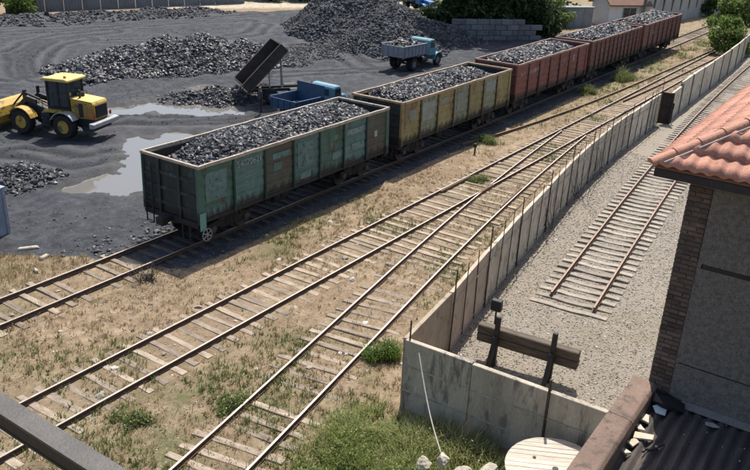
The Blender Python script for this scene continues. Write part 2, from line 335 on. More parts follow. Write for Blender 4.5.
COAL = tintmat("coal", [(0, (.012, .012, .015)), (.5, (.028, .029, .035)), (.85, (.048, .050, .060)), (1, (.085, .09, .105))], rough=.52, spec=.45)
COALF = tintmat("coal_dusty", [(0, (.03, .03, .034)), (.5, (.055, .057, .063)), (1, (.12, .123, .132))], rough=.75, spec=.25)
COALBED = M("coal_bed", (.055, .056, .063), (.028, .028, .032), 4, .8, .8, 20, rnd=0, world=True)
DRY = tintmat("dry_grass", [(0, (.15, .095, .05)), (.4, (.33, .24, .13)), (.75, (.48, .39, .25)), (1, (.22, .22, .09))], rough=.9, spec=.2, trans=.25)
GRN = tintmat("green_grass", [(0, (.06, .095, .022)), (.4, (.125, .17, .048)), (.72, (.23, .255, .10)), (1, (.42, .39, .22))], rough=.8, spec=.25, trans=.3)
LEAF = tintmat("leaf_dark", [(0, (.022, .04, .014)), (.5, (.045, .075, .025)), (1, (.09, .125, .04))], rough=.7, spec=.3, trans=.25)
LEAFL = tintmat("leaf_light", [(0, (.065, .11, .024)), (.5, (.13, .20, .045)), (1, (.26, .32, .09))], rough=.65, spec=.35, trans=.35)
WEED = tintmat("weed_blades", [(0, (.085, .125, .032)), (.4, (.19, .25, .07)), (.72, (.33, .36, .14)), (1, (.50, .46, .27))], rough=.8, spec=.25, trans=.45)
BARK = M("bark", (.13, .10, .075), (.07, .052, .038), 8, .9, .6, 30)
STONE = tintmat("stones", [(0, (.16, .14, .115)), (.5, (.33, .30, .26)), (.9, (.5, .47, .42)), (1, (.66, .64, .6))], rough=.9, spec=.25, fine=25)
GRAV = tintmat("gravel_stones", [(0, (.15, .128, .105)), (.4, (.25, .215, .18)), (.8, (.36, .325, .28)), (1, (.52, .49, .44))], rough=.9, spec=.25)

# ------------------------------------------------------------------ railway tracks
RUST = M("rail_rust", (.17, .105, .07), (.085, .055, .04), 6, .75, .3, 40, metal=.3, rnd=.05, world=True)
TREAD = M("rail_tread", (.50, .45, .40), (.36, .30, .25), 5, .42, .1, 60, metal=.7, rnd=0, world=True)
TREADR = M("rail_tread_rusty", (.30, .22, .17), (.2, .135, .10), 5, .6, .2, 60, metal=.5, rnd=0, world=True)
WOOD = M("sleeper_wood", (.37, .305, .235), (.19, .15, .112), 2.5, .9, .7, 22, c3=(.13, .10, .075), t3=.6, rnd=.3, stretch=(3, 1, 3))
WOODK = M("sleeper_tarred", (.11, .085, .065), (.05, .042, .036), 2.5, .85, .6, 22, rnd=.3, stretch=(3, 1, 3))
CONC = M("sleeper_concrete", (.35, .31, .26), (.235, .205, .17), 4, .9, .4, 30, rnd=.2, c3=(.2, .17, .14), t3=.6)
def rail_strip(prof, pts, z, name, mat, parent):
    pts = [Vector((x, y, 0)) for x, y in pts]; n = len(prof); V = []; F_ = []
    for i, p in enumerate(pts):
        d = (pts[min(i + 1, len(pts) - 1)] - pts[max(i - 1, 0)]).normalized(); nn = Vector((-d.y, d.x, 0))
        for a, b in prof: V.append(p + nn * a + Vector((0, 0, z + b)))
    for i in range(len(pts) - 1):
        for j in range(n): F_.append((i * n + j, i * n + (j + 1) % n, (i + 1) * n + (j + 1) % n, (i + 1) * n + j))
    F_ += [tuple(range(n)), tuple(range((len(pts) - 1) * n, len(pts) * n))]
    b = MB(); b.add(V, F_); return b.build(name, mat, parent)
RP = [(-.068, 0), (.068, 0), (.068, .012), (.012, .03), (.012, .115), (.037, .125), (.037, .158), (-.037, .158), (-.037, .125), (-.012, .115), (-.012, .03), (-.068, .012)]
TP = [(-.030, .1585), (.030, .1585), (.026, .162), (-.026, .162)]
RP = [(a, b * .82) for a, b in RP]; TP = [(a, b * .82) for a, b in TP]
def rail(parent, pts, z=.035, tread=TREAD):
    r = rail_strip(RP, pts, z, "rail", RUST, parent); rail_strip(TP, pts, z, "tread", tread, r); return r
SLM = {}
def sleeper_mesh(L, mat, v=0, concrete=False):
    k = (round(L, 1), mat.name, v)
    if k in SLM: return SLM[k]
    b = MB(); rr = random.Random(v + int(L * 10))
    if concrete:
        prof = [(-L / 2, 0), (-L / 2, .17), (-.98, .185), (-.60, .185), (-.25, .155), (.25, .155), (.60, .185), (.98, .185), (L / 2, .17), (L / 2, 0)]
        b.extrude([(-.12, y, z) for y, z in prof], (.24, 0, 0))
    else:
        w_ = [.115 + rr.uniform(-.02, .015) for _ in range(4)]; ys = [-L / 2, -L / 6, L / 6, L / 2]; V = []
        for y, ww in zip(ys, w_):
            t_ = rr.uniform(-.012, .006); V += [(-ww, y, -.14), (ww, y, -.14), (ww + rr.uniform(-.012, .012), y, t_), (-ww, y, t_ + rr.uniform(-.01, .01))]
        f_ = [(0, 1, 2, 3), (15, 14, 13, 12)]
        for i in range(3):
            for j in range(4): f_.append((i * 4 + j, i * 4 + 4 + j, i * 4 + 4 + (j + 1) % 4, i * 4 + (j + 1) % 4))
        b.add(V, f_)
    SLM[k] = b.mesh("sleeper", mat, bevel=.012 if not concrete else .01); return SLM[k]
def sleepers(parent, cx, x0, x1, step, L=2.65, mat=WOOD, z=.036, jit=1.0, concrete=False, skip=0.0):
    x = x0
    while x < x1:
        if random.random() >= skip:
            y = cx(x); dy = (cx(x + .3) - cx(x - .3)) / .6; l = L(x) if callable(L) else L
            link("sleeper", sleeper_mesh(l, mat, random.randrange(5), concrete), None, parent,
                 (x + random.uniform(-.05, .05) * jit, y + random.uniform(-.08, .08) * jit, z + random.uniform(-.028, .004) * jit), (random.uniform(-.006, .006) * jit, 0, math.atan(dy) + random.uniform(-.05, .05) * jit))
        x += step * (1 + random.uniform(-.08, .08) * jit)
# train track
tr1 = empty("railway_track", (0, 0, 0), 0, "rusty railway track carrying the loaded coal wagons, bare at its left end", "railway track")
xs = list(np.arange(-6, 160, 4.0))
for s in (-.795, .795): rail(tr1, [(x, 22 + s) for x in xs])
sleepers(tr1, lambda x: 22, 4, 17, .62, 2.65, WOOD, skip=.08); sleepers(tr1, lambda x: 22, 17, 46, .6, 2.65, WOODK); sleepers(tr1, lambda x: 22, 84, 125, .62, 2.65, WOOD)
# straight middle track
tr2 = empty("railway_track", (0, 0, 0), 0, "straight weathered track on wooden sleepers running beside the coal train", "railway track")
xs2 = list(np.arange(-4, 150, 3.0))
rail(tr2, [(x, 17.045) for x in xs2]); rail(tr2, [(x, 15.455) for x in xs2])
sleepers(tr2, lambda x: 16.25, 2, 24, .57, 2.65, WOOD, skip=.02, jit=.8); sleepers(tr2, lambda x: 16.25, 50, 84, .62, 2.65, WOOD)
Lx = np.array([2, 6, 10.37, 15.76, 18.83, 25.57, 32.2, 36.08, 41.7, 47.2]); Ly = np.array([10.95, 11.42, 12.05, 12.88, 13.41, 14.50, 15.37, 15.85, 16.46, 16.98])
pf = np.polyfit(Lx, Ly, 4); tL = lambda x: float(np.polyval(pf, x)); tC = lambda x: tL(x) - .80
tr3 = empty("railway_track", (0, 0, 0), 0, "curved siding track diverging toward the lower edge beside the weeds", "railway track")
rail(tr3, [(x, tL(x)) for x in np.arange(0, 47.0, 1.0)]); rail(tr3, [(x, tL(x) - 1.602) for x in np.arange(0, 46.4, 1.0)])
sleepers(tr3, tC, 1, 24, .58, 2.65, WOOD, skip=.04, jit=.9)
x = 24.0
while x < 50:                                                     # long switch sleepers
    y1 = 17.045 + .5; y0 = tL(min(x, 47)) - 1.6 - .5; l = round(y1 - y0, 1)
    link("sleeper", sleeper_mesh(l, WOOD, random.randrange(5)), None, tr3, (x, (y0 + y1) / 2, .042 + random.uniform(-.015, .004)), (0, 0, random.uniform(-.02, .02))); x += .58 + random.uniform(-.04, .04)
fr = MB(); fr.hexa([(32.0, 15.33, .01), (33.6, 15.36, .01), (33.6, 15.62, .01), (32.0, 15.47, .01), (32.0, 15.36, .168), (33.6, 15.40, .168), (33.6, 15.58, .168), (32.0, 15.45, .168)]); fr.build("frog", RUST, tr3)
for yy, dy in ((17.045 - .11, 0), (tL(32.5) - 1.6 + .11, tL(34) - tL(31))):
    g = MB(); g.hexa([(31, yy - .03 - dy / 2, .015), (34, yy - .03 + dy / 2, .015), (34, yy + .03 + dy / 2, .015), (31, yy + .03 - dy / 2, .015), (31, yy - .03 - dy / 2, .165), (34, yy - .03 + dy / 2, .165), (34, yy + .03 + dy / 2, .165), (31, yy + .03 - dy / 2, .165)]); g.build("check_rail", RUST, tr3)
# overgrown crossover rails between train and middle track
tr4 = empty("railway_track", (0, 0, 0), 0, "overgrown crossover track with rusty rails at the edge of the train's shadow", "railway track")
eX = [34, 38, 41, 45, 51, 59, 67, 75, 85, 100, 120]; eY = [21.2, 20.3, 19.75, 19.25, 18.65, 18.2, 17.95, 17.75, 17.5, 17.25, 17.13]
pe = np.polyfit(eX, eY, 5); eL = lambda x: float(np.polyval(pe, x))
rail(tr4, [(x, eL(x)) for x in np.arange(39, 112, 1.5)], tread=TREADR); rail(tr4, [(x, eL(x) - 1.6) for x in np.arange(57.5, 108, 1.5)], tread=TREADR)
sleepers(tr4, lambda x: eL(x) - .2, 42, 62, .75, 1.6, WOOD, z=-.004, skip=.45)
# gravel yard track with concrete sleepers
RX = [20, 23.3, 31, 35, 41, 49, 57, 67, 77, 90, 105]; RY = [7.1, 7.44, 8.22, 8.62, 9.15, 9.80, 10.36, 10.85, 11.25, 11.8, 12.5]
pr = np.polyfit(RX, RY, 4); rC = lambda x: float(np.polyval(pr, x))
tr5 = empty("railway_track", (0, 0, 0), 0, "dead-end track on pale concrete sleepers in the gravel yard", "railway track")
def off(x, s):
    d = (rC(x + .1) - rC(x - .1)) / .2; l = math.hypot(1, d); return (x - s * d / l, rC(x) + s / l)
rail(tr5, [off(x, .795) for x in np.arange(23.9, 104, 1.5)], .27, TREADR); rail(tr5, [off(x, -.795) for x in np.arange(23.55, 104, 1.5)], .27, TREADR)
sleepers(tr5, rC, 23.35, 86, .565, 2.7, CONC, z=.058, jit=.35, concrete=True)

# ------------------------------------------------------------------ boundary walls
WALLC = M("wall_concrete", (.56, .50, .40), (.40, .345, .265), 1.6, .9, .35, 26, c3=(.23, .185, .135), t3=.53, rnd=.16, stretch=(1.3, 1.3, .6))
WALLP_ = M("wall_concrete_pink", (.52, .42, .33), (.39, .31, .245), 1.3, .9, .35, 26, c3=(.30, .25, .2), t3=.56, rnd=.05)
WALLB = M("wall_concrete_brown", (.42, .345, .26), (.30, .245, .185), 1.5, .9, .4, 26, c3=(.2, .165, .125), t3=.55, rnd=.05)
WALLF = M("wall_concrete_grey", (.48, .435, .355), (.31, .275, .22), 1.1, .92, .4, 22, c3=(.18, .165, .14), t3=.53, s3=1.8, rnd=.06, stretch=(1.6, 1.6, .35))
STEEL = M("dark_steel", (.085, .058, .045), (.04, .03, .025), 6, .7, .3, 40, metal=.2, c3=(.14, .075, .045), t3=.56)
def panel_between(a, b, z0, z1, th, parent, mat, name="panel", gap=.025, bev=.012):
    a = Vector((*a, 0)); b = Vector((*b, 0)); d = b - a; L = d.length
    m_ = MB(); m_.box(-L / 2 + gap, L / 2 - gap, -th / 2, th / 2, z0, z1)
    c = (a + b) / 2
    return m_.build(name, mat, parent, bevel=bev, loc=(c.x, c.y, 0), rot=(random.uniform(-.012, .012), 0, math.atan2(d.y, d.x)))
wl = empty("concrete_wall", (0, 0, 0), 0, "pale concrete panel wall with thin steel posts, curving from the near corner", "wall")
for i in range(len(WALLP) - 1):
    mt = WALLB if i == 0 else WALLP_ if i == 1 else WALLC
    pn = panel_between(WALLP[i], WALLP[i + 1], -.3, 2.16 + random.uniform(-.03, .03), .13, wl, mt)
    a, b = Vector((*WALLP[i], 0)), Vector((*WALLP[i + 1], 0)); d = (b - a).normalized(); nn = Vector((d.y, -d.x, 0)); L = (b - a).length
    if i:   # raised border on the inner face
        for z_ in (.30, 1.72):
            q = MB(); q.box(-L / 2 + .1, L / 2 - .1, -.10, -.0655, z_, z_ + .06); q.build("ledge", mt, pn)
for i, (x, y) in enumerate(WALLP):
    d = Vector((1, .12, 0)).normalized(); nn = Vector((d.y, -d.x, 0)); p = Vector((x, y, 0)) + nn * .10
    h = [2.75, 2.95, 3.1, 2.9, 2.85, 3.0, 2.9, 2.75, 2.7, 2.75, 3.0][i]; q = MB()
    tx, ty = random.uniform(-.06, .06), random.uniform(-.06, .06)
    q.tube(p + Vector((0, 0, -.1)), p + Vector((tx, ty, h)), .026, .022, 6); q.build("steel_post", STEEL, wl)
for i in range(1, len(WALLP) - 1):
    for f_ in (.34, .67):
        x = WALLP[i][0] * (1 - f_) + WALLP[i + 1][0] * f_; y = WALLP[i][1] * (1 - f_) + WALLP[i + 1][1] * f_ - .10; q = MB()
        q.tube((x, y, .15), (x + random.uniform(-.08, .08), y + random.uniform(-.06, .06), random.uniform(2.45, 2.95)), .02, .016, 5); q.build("steel_post", STEEL, wl)
for i in range(2, len(WALLP) - 1):
    a, b = WALLP[i], WALLP[i + 1]; q = MB(); z_ = 2.68
    q.tube((a[0], a[1] - .1, z_ + random.uniform(-.05, .05)), (b[0], b[1] - .1, z_ + random.uniform(-.05, .05)), .016, .016, 5); q.build("wire_rail", STEEL, wl)
wf = empty("concrete_wall", (15.3, 9.0, 0), 0, "grey stained concrete wall facing the weeds, with the cable drum before it", "wall")
FW = [(0.02, .06), (.1, -1.9), (.17, -3.95), (.25, -6.2), (.33, -8.4)]
for i in range(4):
    pn = panel_between(FW[i], FW[i + 1], -.3, 2.16 - .01 * i, .15, wf, WALLF, gap=.012)
    a, b = Vector((*FW[i], 0)), Vector((*FW[i + 1], 0)); L = (b - a).length
    for z_ in (.62, 1.38):
        q = MB(); q.box(-L / 2 + .02, L / 2 - .02, -.10, -.0755, z_, z_ + .035); q.build("form_line", WALLF, pn)
for i in (2, 3):
    q = MB(); q.tube((FW[i][0] - .1, FW[i][1], .0), (FW[i][0] - .1, FW[i][1], 2.5 if i == 2 else 2.2), .035, .035, 6); q.build("steel_post", STEEL, wf)
# far stretch, set in front of the first with a dark gate post between them
w2 = empty("concrete_wall", (0, 0, 0), 0, "far stretch of pale concrete panel wall running to the green bush", "wall")
for i in range(len(WALLQ) - 1):
    panel_between(WALLQ[i], WALLQ[i + 1], -.3, (2.0 if i == 0 else 2.3) + random.uniform(-.02, .02), .14, w2, WALLC, gap=.05)
for i, (x, y) in enumerate(WALLQ[1:]):
    q = MB(); q.box(x - .07, x + .07, y - .13, y + .1, -.3, 2.32 if i else 2.2); q.build("post", M("wall_post", (.2, .185, .16), None, 3), w2)
gp = empty("steel_gate", (52.6, 12.55, 0), 0, "dark rusty steel gate leaf folded open between the two wall stretches", "gate")
GATE = M("gate_steel", (.035, .024, .022), (.02, .016, .015), 3, .65, .3, 20, c3=(.07, .035, .025), t3=.58)
q = MB(); q.box(-.05, .0, -.55, .22, .12, 2.2); q.build("leaf", GATE, gp)
for y_ in (-.53, .16): q = MB(); q.box(-.11, -.052, y_, y_ + .06, .1, 2.25); q.build("frame_bar", GATE, gp)
for z_ in (.4, 1.2, 1.95): q = MB(); q.box(-.09, -.053, -.468, .158, z_, z_ + .06); q.build("frame_bar", GATE, gp)
q = MB(); q.tube((.35, -.5, .1), (.35, -.5, 1.5), .04, .04); q.box(.30, .40, -.56, -.44, 1.1, 1.5); q.build("latch_post", GATE, gp)

# ------------------------------------------------------------------ coal wagons
def paint(name, a, b, rust, t3=.56, hem=True):
    m = M(name, a, b, 1.4, .62, .3, 18, c3=rust, t3=t3 - .03, s3=1.5, rnd=.10, spec=.35, stretch=(1.6, 1.6, .55))
    t = m.node_tree; bs = t.nodes["Principled BSDF"]; src = bs.inputs["Base Color"].links[0].from_socket
    tc = t.nodes.new("ShaderNodeTexCoord"); sp = t.nodes.new("ShaderNodeSeparateXYZ"); t.links.new(tc.outputs["Object"], sp.inputs[0])
    mp = t.nodes.new("ShaderNodeMapping"); mp.inputs["Scale"].default_value = (3.5, 3.5, .8); t.links.new(tc.outputs["Object"], mp.inputs[0])
    dust = mth(t, 'MULTIPLY_ADD', noise(t, mp.outputs[0], 1.6, 5, .75), 1.5, mth(t, 'MULTIPLY', sp.outputs[2], -1.0))     # coal dust caked along the hem
    k = ramp(t, mth(t, 'ADD', dust, 1.6), [(.60, (0, 0, 0)), (.85, (.9,) * 3)]); c = mix(t, k, src, (.022, .021, .021))
    st = noise(t, mp.outputs[0], 2.4, 5, .7); c = mix(t, ramp(t, st, [(.50, (0, 0, 0)), (.72, (.55,) * 3)]), c, tuple(x * .45 for x in a))
    t.links.new(c, bs.inputs["Base Color"]); return m
UND = M("underframe_black", (.035, .032, .030), (.018, .017, .017), 4, .75, .4, 20, c3=(.06, .045, .035), t3=.62)
RIM = M("rim_dusty_metal", (.47, .405, .33), (.28, .235, .185), 3, .75, .3, 20, c3=(.18, .13, .095), t3=.54, rnd=.03)
RIMY = M("rim_ochre", (.46, .36, .25), (.30, .215, .14), 3, .75, .3, 20, c3=(.18, .11, .07), t3=.54, rnd=.03)
RIMR = M("rim_brown", (.34, .22, .18), (.2, .12, .10), 3, .7, .3, 20, rnd=.03)
INNER = M("wagon_inside", (.045, .036, .032), (.025, .022, .02), 3, .85, .3, 14)
WHEEL = M("wheel_steel", (.07, .06, .055), (.04, .034, .03), 6, .55, .3, 30, metal=.5)
BRIGHT = M("brake_wheel_paint", (.45, .44, .42), (.2, .19, .18), 8, .6, .2, 30)
_wheel = MB().lathe([(.05, -.08), (.16, -.085), (.18, -.03), (.40, -.03), (.475, -.07), (.475, .05), (.50, .055), (.50, .08), (.40, .05), (.2, .03), (.05, .05)], 24, (0, 0, 0), 'Y').mesh("wheel", WHEEL, smooth=True)
_frame = MB().extrude([(-1.2, 0, .52), (-1.2, 0, .72), (-.75, 0, .78), (-.4, 0, .95), (.4, 0, .95), (.75, 0, .78), (1.2, 0, .72), (1.2, 0, .52), (.8, 0, .56), (.42, 0, .38), (-.42, 0, .38), (-.8, 0, .56)], (0, .14, 0)).mesh("side_frame", UND, bevel=.015)
_spr = MB(); [_spr.lathe([(.07, .44), (.08, .5), (.07, .56), (.08, .62), (.07, .68), (.08, .74), (.07, .8)], 10, (dx, 0, 0)) for dx in (-.22, 0, .22)]; _spr = _spr.mesh("springs", UND, smooth=True)
_box = MB().lathe([(.12, -.05), (.15, 0), (.15, .12), (.1, .16)], 14, (0, 0, 0), 'Y').mesh("axle_box", M("axle_box_grey", (.12, .105, .09), (.05, .045, .04), 6, .7), smooth=True)
def bogie(parent, bx):
    e = empty("bogie", (bx, 0, .16)); e.parent = parent
    for x_ in (-.925, .925):
        for s in (-1, 1):
            link("wheel", _wheel, None, e, (x_, s * .76, .475), (0, 0, 0 if s < 0 else math.pi))
            link("axle_box", _box, None, e, (x_, s * 1.0, .475), (0, 0, 0 if s > 0 else math.pi))
        q = MB(); q.tube((x_, -.95, .475), (x_, .95, .475), .07, .07, 10); q.build("axle", UND, e)
    for s in (-1, 1):
        link("side_frame", _frame, None, e, (0, s * 1.02 - .07, 0)); link("springs", _spr, None, e, (0, s * 1.06, 0))
    q = MB(); q.box(-.22, .22, -1.1, 1.1, .72, .9); q.build("bolster", UND, e)
def text_mesh(s, size, mat, name="lettering"):
    cu = bpy.data.curves.new(name, 'FONT'); cu.body = s; cu.size = size; cu.align_x = 'CENTER'; cu.align_y = 'CENTER'; cu.extrude = .002
    o = bpy.data.objects.new("tmp", cu); COL.objects.link(o); bpy.context.view_layer.update()
    me = bpy.data.meshes.new_from_object(o); me.name = name; bpy.data.objects.remove(o); bpy.data.curves.remove(cu); me.materials.clear(); me.materials.append(mat); return me
HL, HW, ZT, ZB = 6.375, 1.565, 3.59, 1.35
def wagon(xc, label, pal, nseg, rim, yoff=0.0, zt=ZT):
    body, post, endm, dark_panels = pal
    t = empty("coal_wagon", (xc, 22 + yoff, 0), 0, label, "wagon", "open coal wagons of the train")
    xs_ = [-HL + .10 + (2 * HL - .20) * i / nseg for i in range(nseg + 1)]
    for s in (-1, 1):
        for i in range(nseg):
            mt = body[i % len(body)] if s < 0 else body[0]
            zz = np.linspace(ZB + .06, zt - .12, 6); pr_ = []
            for a_, b_ in zip(zz[:-1], zz[1:]): pr_ += [(1.490, a_), (1.490, a_ + .10), (1.512, a_ + .15), (1.512, b_ - .05)]
            pr_ += [(1.490, zt - .12), (1.470, zt - .12), (1.470, ZB + .06)]
            q = MB(); q.extrude([(xs_[i] + .05, s * y_, z_) for y_, z_ in pr_], (xs_[i + 1] - xs_[i] - .10, 0, 0)); q.build("side_panel", mt, t)
        for i, x_ in enumerate(xs_):
            wd = .14 if i in (0, nseg) else .06; lo = ZB - .10 if i in (0, nseg) else ZB - .04
            q = MB(); q.hexa([(x_ - wd, s * 1.47, lo), (x_ + wd, s * 1.47, lo), (x_ + wd, s * 1.47, zt - .12), (x_ - wd, s * 1.47, zt - .12), (x_ - wd * .8, s * 1.60, lo), (x_ + wd * .8, s * 1.60, lo), (x_ + wd * .8, s * 1.545, zt - .12), (x_ - wd * .8, s * 1.545, zt - .12)])
            q.build("post", post if not (i in (0, nseg)) else body[0], t)
        q = MB(); V_ = []; ns_ = 22; lo_, hi_ = (s * HW - .075, s * HW + .04) if s > 0 else (s * HW - .04, s * HW + .075)
        for k_ in range(ns_ + 1):
            x_ = -HL + 2 * HL * k_ / ns_; dy = random.gauss(0, .010); dz = random.gauss(-.004, .007) if 0 < k_ < ns_ else 0
            V_ += [(x_, lo_ + dy, zt - .12 + dz), (x_, hi_ + dy, zt - .12 + dz), (x_, hi_ + dy - .012, zt + dz), (x_, lo_ + dy + .012, zt + dz)]
        q.add(V_, [(k_ * 4 + j, k_ * 4 + 4 + j, k_ * 4 + 4 + (j + 1) % 4, k_ * 4 + (j + 1) % 4) for k_ in range(ns_) for j in range(4)] + [(0, 1, 2, 3), (ns_ * 4 + 3, ns_ * 4 + 2, ns_ * 4 + 1, ns_ * 4)]); q.build("top_rail", rim, t)
        q = MB(); q.box(-HL + .05, HL - .05, s * 1.42 - .09, s * 1.42 + .09, ZB - .1, ZB + .055); q.build("side_sill", UND, t)
        for i in range(nseg if nseg < 9 else 7):
            n7 = nseg if nseg < 9 else 7
            if abs((i + .5) / n7 - .5) > .36: continue
            a = -HL + .2 + (2 * HL - .4) * i / n7; b = a + (2 * HL - .4) / n7 - .12
            q = MB(); q.hexa([(a, s * 1.36, 1.25), (b, s * 1.36, 1.25), (b, s * .55, .78), (a, s * .55, .78), (a, s * 1.38, 1.28), (b, s * 1.38, 1.28), (b, s * .57, .82), (a, s * .57, .82)]); h_ = q.build("hatch", UND, t)
            for k_ in (.25, .75):
                c = a + (b - a) * k_; q = MB(); q.tube((c, s * 1.44, 1.36), (c, s * 1.30, .95), .03, .03, 5); q.tube((c, s * 1.30, .95), (c + .12, s * 1.15, 1.12), .025, .025, 5); q.build("hatch_hook", UND, h_)
    for s in (-1, 1):
        X = s * (HL - .06)
        e_ = MB(); e_.box(X - .02, X + .02, -1.48, 1.48, ZB, zt - .12); ew = e_.build("end_wall", endm, t)
        for z_ in (1.75, 2.35, 2.95):
            q = MB(); q.hexa([(X + s * .021, -1.44, z_ - .09), (X + s * .09, -1.44, z_ - .05), (X + s * .09, -1.44, z_ + .05), (X + s * .021, -1.44, z_ + .09), (X + s * .021, 1.44, z_ - .09), (X + s * .09, 1.44, z_ - .05), (X + s * .09, 1.44, z_ + .05), (X + s * .021, 1.44, z_ + .09)]); q.build("end_rib", endm, ew)
        for y_ in (-.55, .55):
            q = MB(); q.box(X + s * .092 - .03, X + s * .092 + .03, y_ - .06, y_ + .06, ZB - .05, zt - .13); q.build("end_post", endm, ew)
        q = MB(); q.box(X - .06, X + .06, -HW + .077, HW - .077, zt - .118, zt - .003); q.build("end_rail", rim, t, bevel=.015)
        q = MB(); q.box(X - .1, X + .12, -1.5, 1.5, ZB - .25, ZB - .02); q.build("headstock", UND, t)
        q = MB(); q.box(X, X + s * .55, -.11, .11, 1.1, 1.32) if s > 0 else q.box(X + s * .55, X, -.11, .11, 1.1, 1.32); q.box(X + s * .55 - .14, X + s * .55 + .14, -.2, .2, 1.06, 1.36); q.build("coupler", UND, t, bevel=.02)
        ld = MB()
        for y_ in (.95, 1.35): ld.box(X + s * .11, X + s * .15, y_ - .02, y_ + .02, .75, 3.2)
        for z_ in (.8, 1.2, 1.6, 2.0, 2.4, 2.8): ld.box(X + s * .112, X + s * .148, .97, 1.33, z_, z_ + .03)
        ld.build("ladder", endm, t)
        for y_ in (-1.15, -.75): q = MB(); q.tube((X + s * .2, y_, .6), (X + s * .2, y_, 1.15), .035, .03, 6); q.build("brake_hose", UND, t)
    q = MB(); q.box(-HL + .1, HL - .1, -.2, .2, .95, 1.3); q.box(-HL + .1, HL - .1, -1.46, 1.46, ZB + .01, ZB + .05); q.build("underframe", UND, t)
    q = MB(); q.lathe([(.2, -.5), (.24, -.45), (.24, .45), (.2, .5)], 12, (-1.0, -.75, .82), 'X'); q.build("air_tank", UND, t)
    for s in (-1, 1):
        q = MB(); q.box(-HL + .1, HL - .1, s * 1.455 - .01, s * 1.455 + .01, ZB + .05, zt - .14); q.build("lining", INNER, t)
    bogie(t, -4.3); bogie(t, 4.3)
    return t
green = paint("paint_green", (.085, .175, .13), (.05, .105, .08), (.085, .062, .045)); greenb = paint("paint_green_brown", (.10, .12, .085), (.06, .078, .058), (.095, .07, .052), .5)
greent = paint("paint_teal", (.12, .215, .185), (.07, .135, .118), (.09, .08, .065), .6); endg = paint("paint_end_black", (.040, .048, .047), (.024, .027, .028), (.07, .08, .078), .58)
postg = M("post_green", (.02, .055, .045), (.012, .028, .024), 3, .7)
patch = M("patch_pale_teal", (.17, .265, .245), (.10, .17, .155), 2.5, .75, .2, 20, c3=(.065, .095, .08), t3=.52); letm = M("lettering_white", (.46, .50, .48), (.26, .31, .29), 6, .75, 0, c3=(.10, .16, .135), t3=.54, s3=7)
oliv = paint("paint_olive", (.33, .275, .115), (.215, .18, .08), (.17, .10, .055), .55); olivb = paint("paint_olive_blue", (.27, .30, .20), (.185, .20, .125), (.17, .115, .065), .57)
posty = M("post_olive", (.085, .065, .028), (.05, .04, .02), 3, .7)
redm = paint("paint_red_oxide", (.24, .08, .06), (.16, .056, .044), (.09, .05, .04)); postr = M("post_red", (.06, .024, .02), (.04, .018, .016), 3, .7)
brn = paint("paint_brown", (.175, .072, .056), (.11, .047, .039), (.085, .05, .04)); brn2 = paint("paint_brown_pale", (.21, .10, .078), (.135, .066, .054), (.085, .055, .045))
X0 = 18.78 + HL
wg = [wagon(X0, "dark green open wagon heaped with coal, nearest of the train", ([green, greent, greenb, greent, green, greent, greenb], postg, endg, 0), 7, RIM),
      wagon(X0 + 13.92, "olive yellow open wagon heaped with coal, coupled behind the green one", ([oliv, olivb, oliv, olivb, oliv, olivb, oliv], posty, endg, 0), 7, RIMY),
      wagon(X0 + 27.84, "brick red open wagon of coal, coupled behind the olive one", ([redm], postr, brn, 0), 7, RIMR, .12, 3.66),
      wagon(X0 + 41.76, "dark brown wagon with many narrow ribs, second from the far end of the train", ([brn], postr, brn, 0), 12, RIMR, .22, 3.66),
      wagon(X0 + 55.68, "faded brown wagon at the far end of the train", ([brn2], postr, brn2, 0), 8, RIMR, .28, 3.66)]
# paint patches and stencilled numbers (near side = -y)
def patchbox(t, x0, x1, z0, z1, mt=patch): q = MB(); q.box(x0, x1, -1.5215, -1.5135, z0, z1); return q.build("paint_patch", mt, t)
def letter(t, s, x, z, size, y=-1.526, mt=letm): return link("lettering", text_mesh(s, size, mt), None, t, (x, y, z), (R(90), 0, 0))
g0 = wg[0]; sg = (2 * HL - .2) / 7; sx = lambda i: -HL + .1 + sg * i
patchbox(g0, sx(0) + .30, sx(0) + 1.42, 2.05, 3.2); letter(g0, "- - - - -\n- - - -", sx(0) + .85, 2.6, .16); patchbox(g0, sx(0) + .35, sx(0) + 1.5, 1.45, 1.75, greent)
q = MB(); q.box(sx(0) - .13, sx(0) + .17, -1.625, -1.603, ZB - .32, ZB + .38); q.build("corner_plate", M("patch_bright_teal", (.20, .42, .36), (.14, .30, .26), 3, .7), g0)
letter(g0, "54070621", sx(1) + .92, 3.13, .36); letter(g0, "———\n—— —\n— ——", sx(1) + .95, 2.55, .20)
patchbox(g0, sx(2) + .5, sx(2) + 1.6, 2.85, 3.1); patchbox(g0, sx(2) + .55, sx(2) + 1.05, 2.35, 2.7, greent)
patchbox(g0, sx(3) + .3, sx(3) + 1.35, 2.1, 3.2); patchbox(g0, sx(3) + .5, sx(3) + 1.2, 1.55, 1.85)
patchbox(g0, sx(4) + .95, sx(4) + 1.65, 1.9, 2.25); patchbox(g0, sx(4) + 1.05, sx(4) + 1.3, 2.8, 3.05, M("patch_green", (.13, .25, .13), None, 3))
patchbox(g0, sx(5) + .2, sx(5) + 1.6, 2.75, 3.1); letter(g0, "54070621", sx(5) + .9, 2.93, .3); patchbox(g0, sx(5) + .6, sx(5) + 1.6, 2.0, 2.35)
patchbox(g0, sx(6) + .7, sx(6) + .95, 2.3, 2.6, letm)
y0_ = wg[1]; pyl = M("patch_grey_olive", (.28, .31, .26), (.2, .21, .16), 2.5, .7)
patchbox(y0_, sx(0) + .7, sx(0) + 1.3, 2.5, 3.0, pyl); patchbox(y0_, sx(1) + .2, sx(1) + 1.5, 2.2, 3.2, pyl); letter(y0_, "60781340", sx(1) + .9, 2.95, .28); patchbox(y0_, sx(2) + .5, sx(2) + 1.2, 2.8, 3.1, pyl)
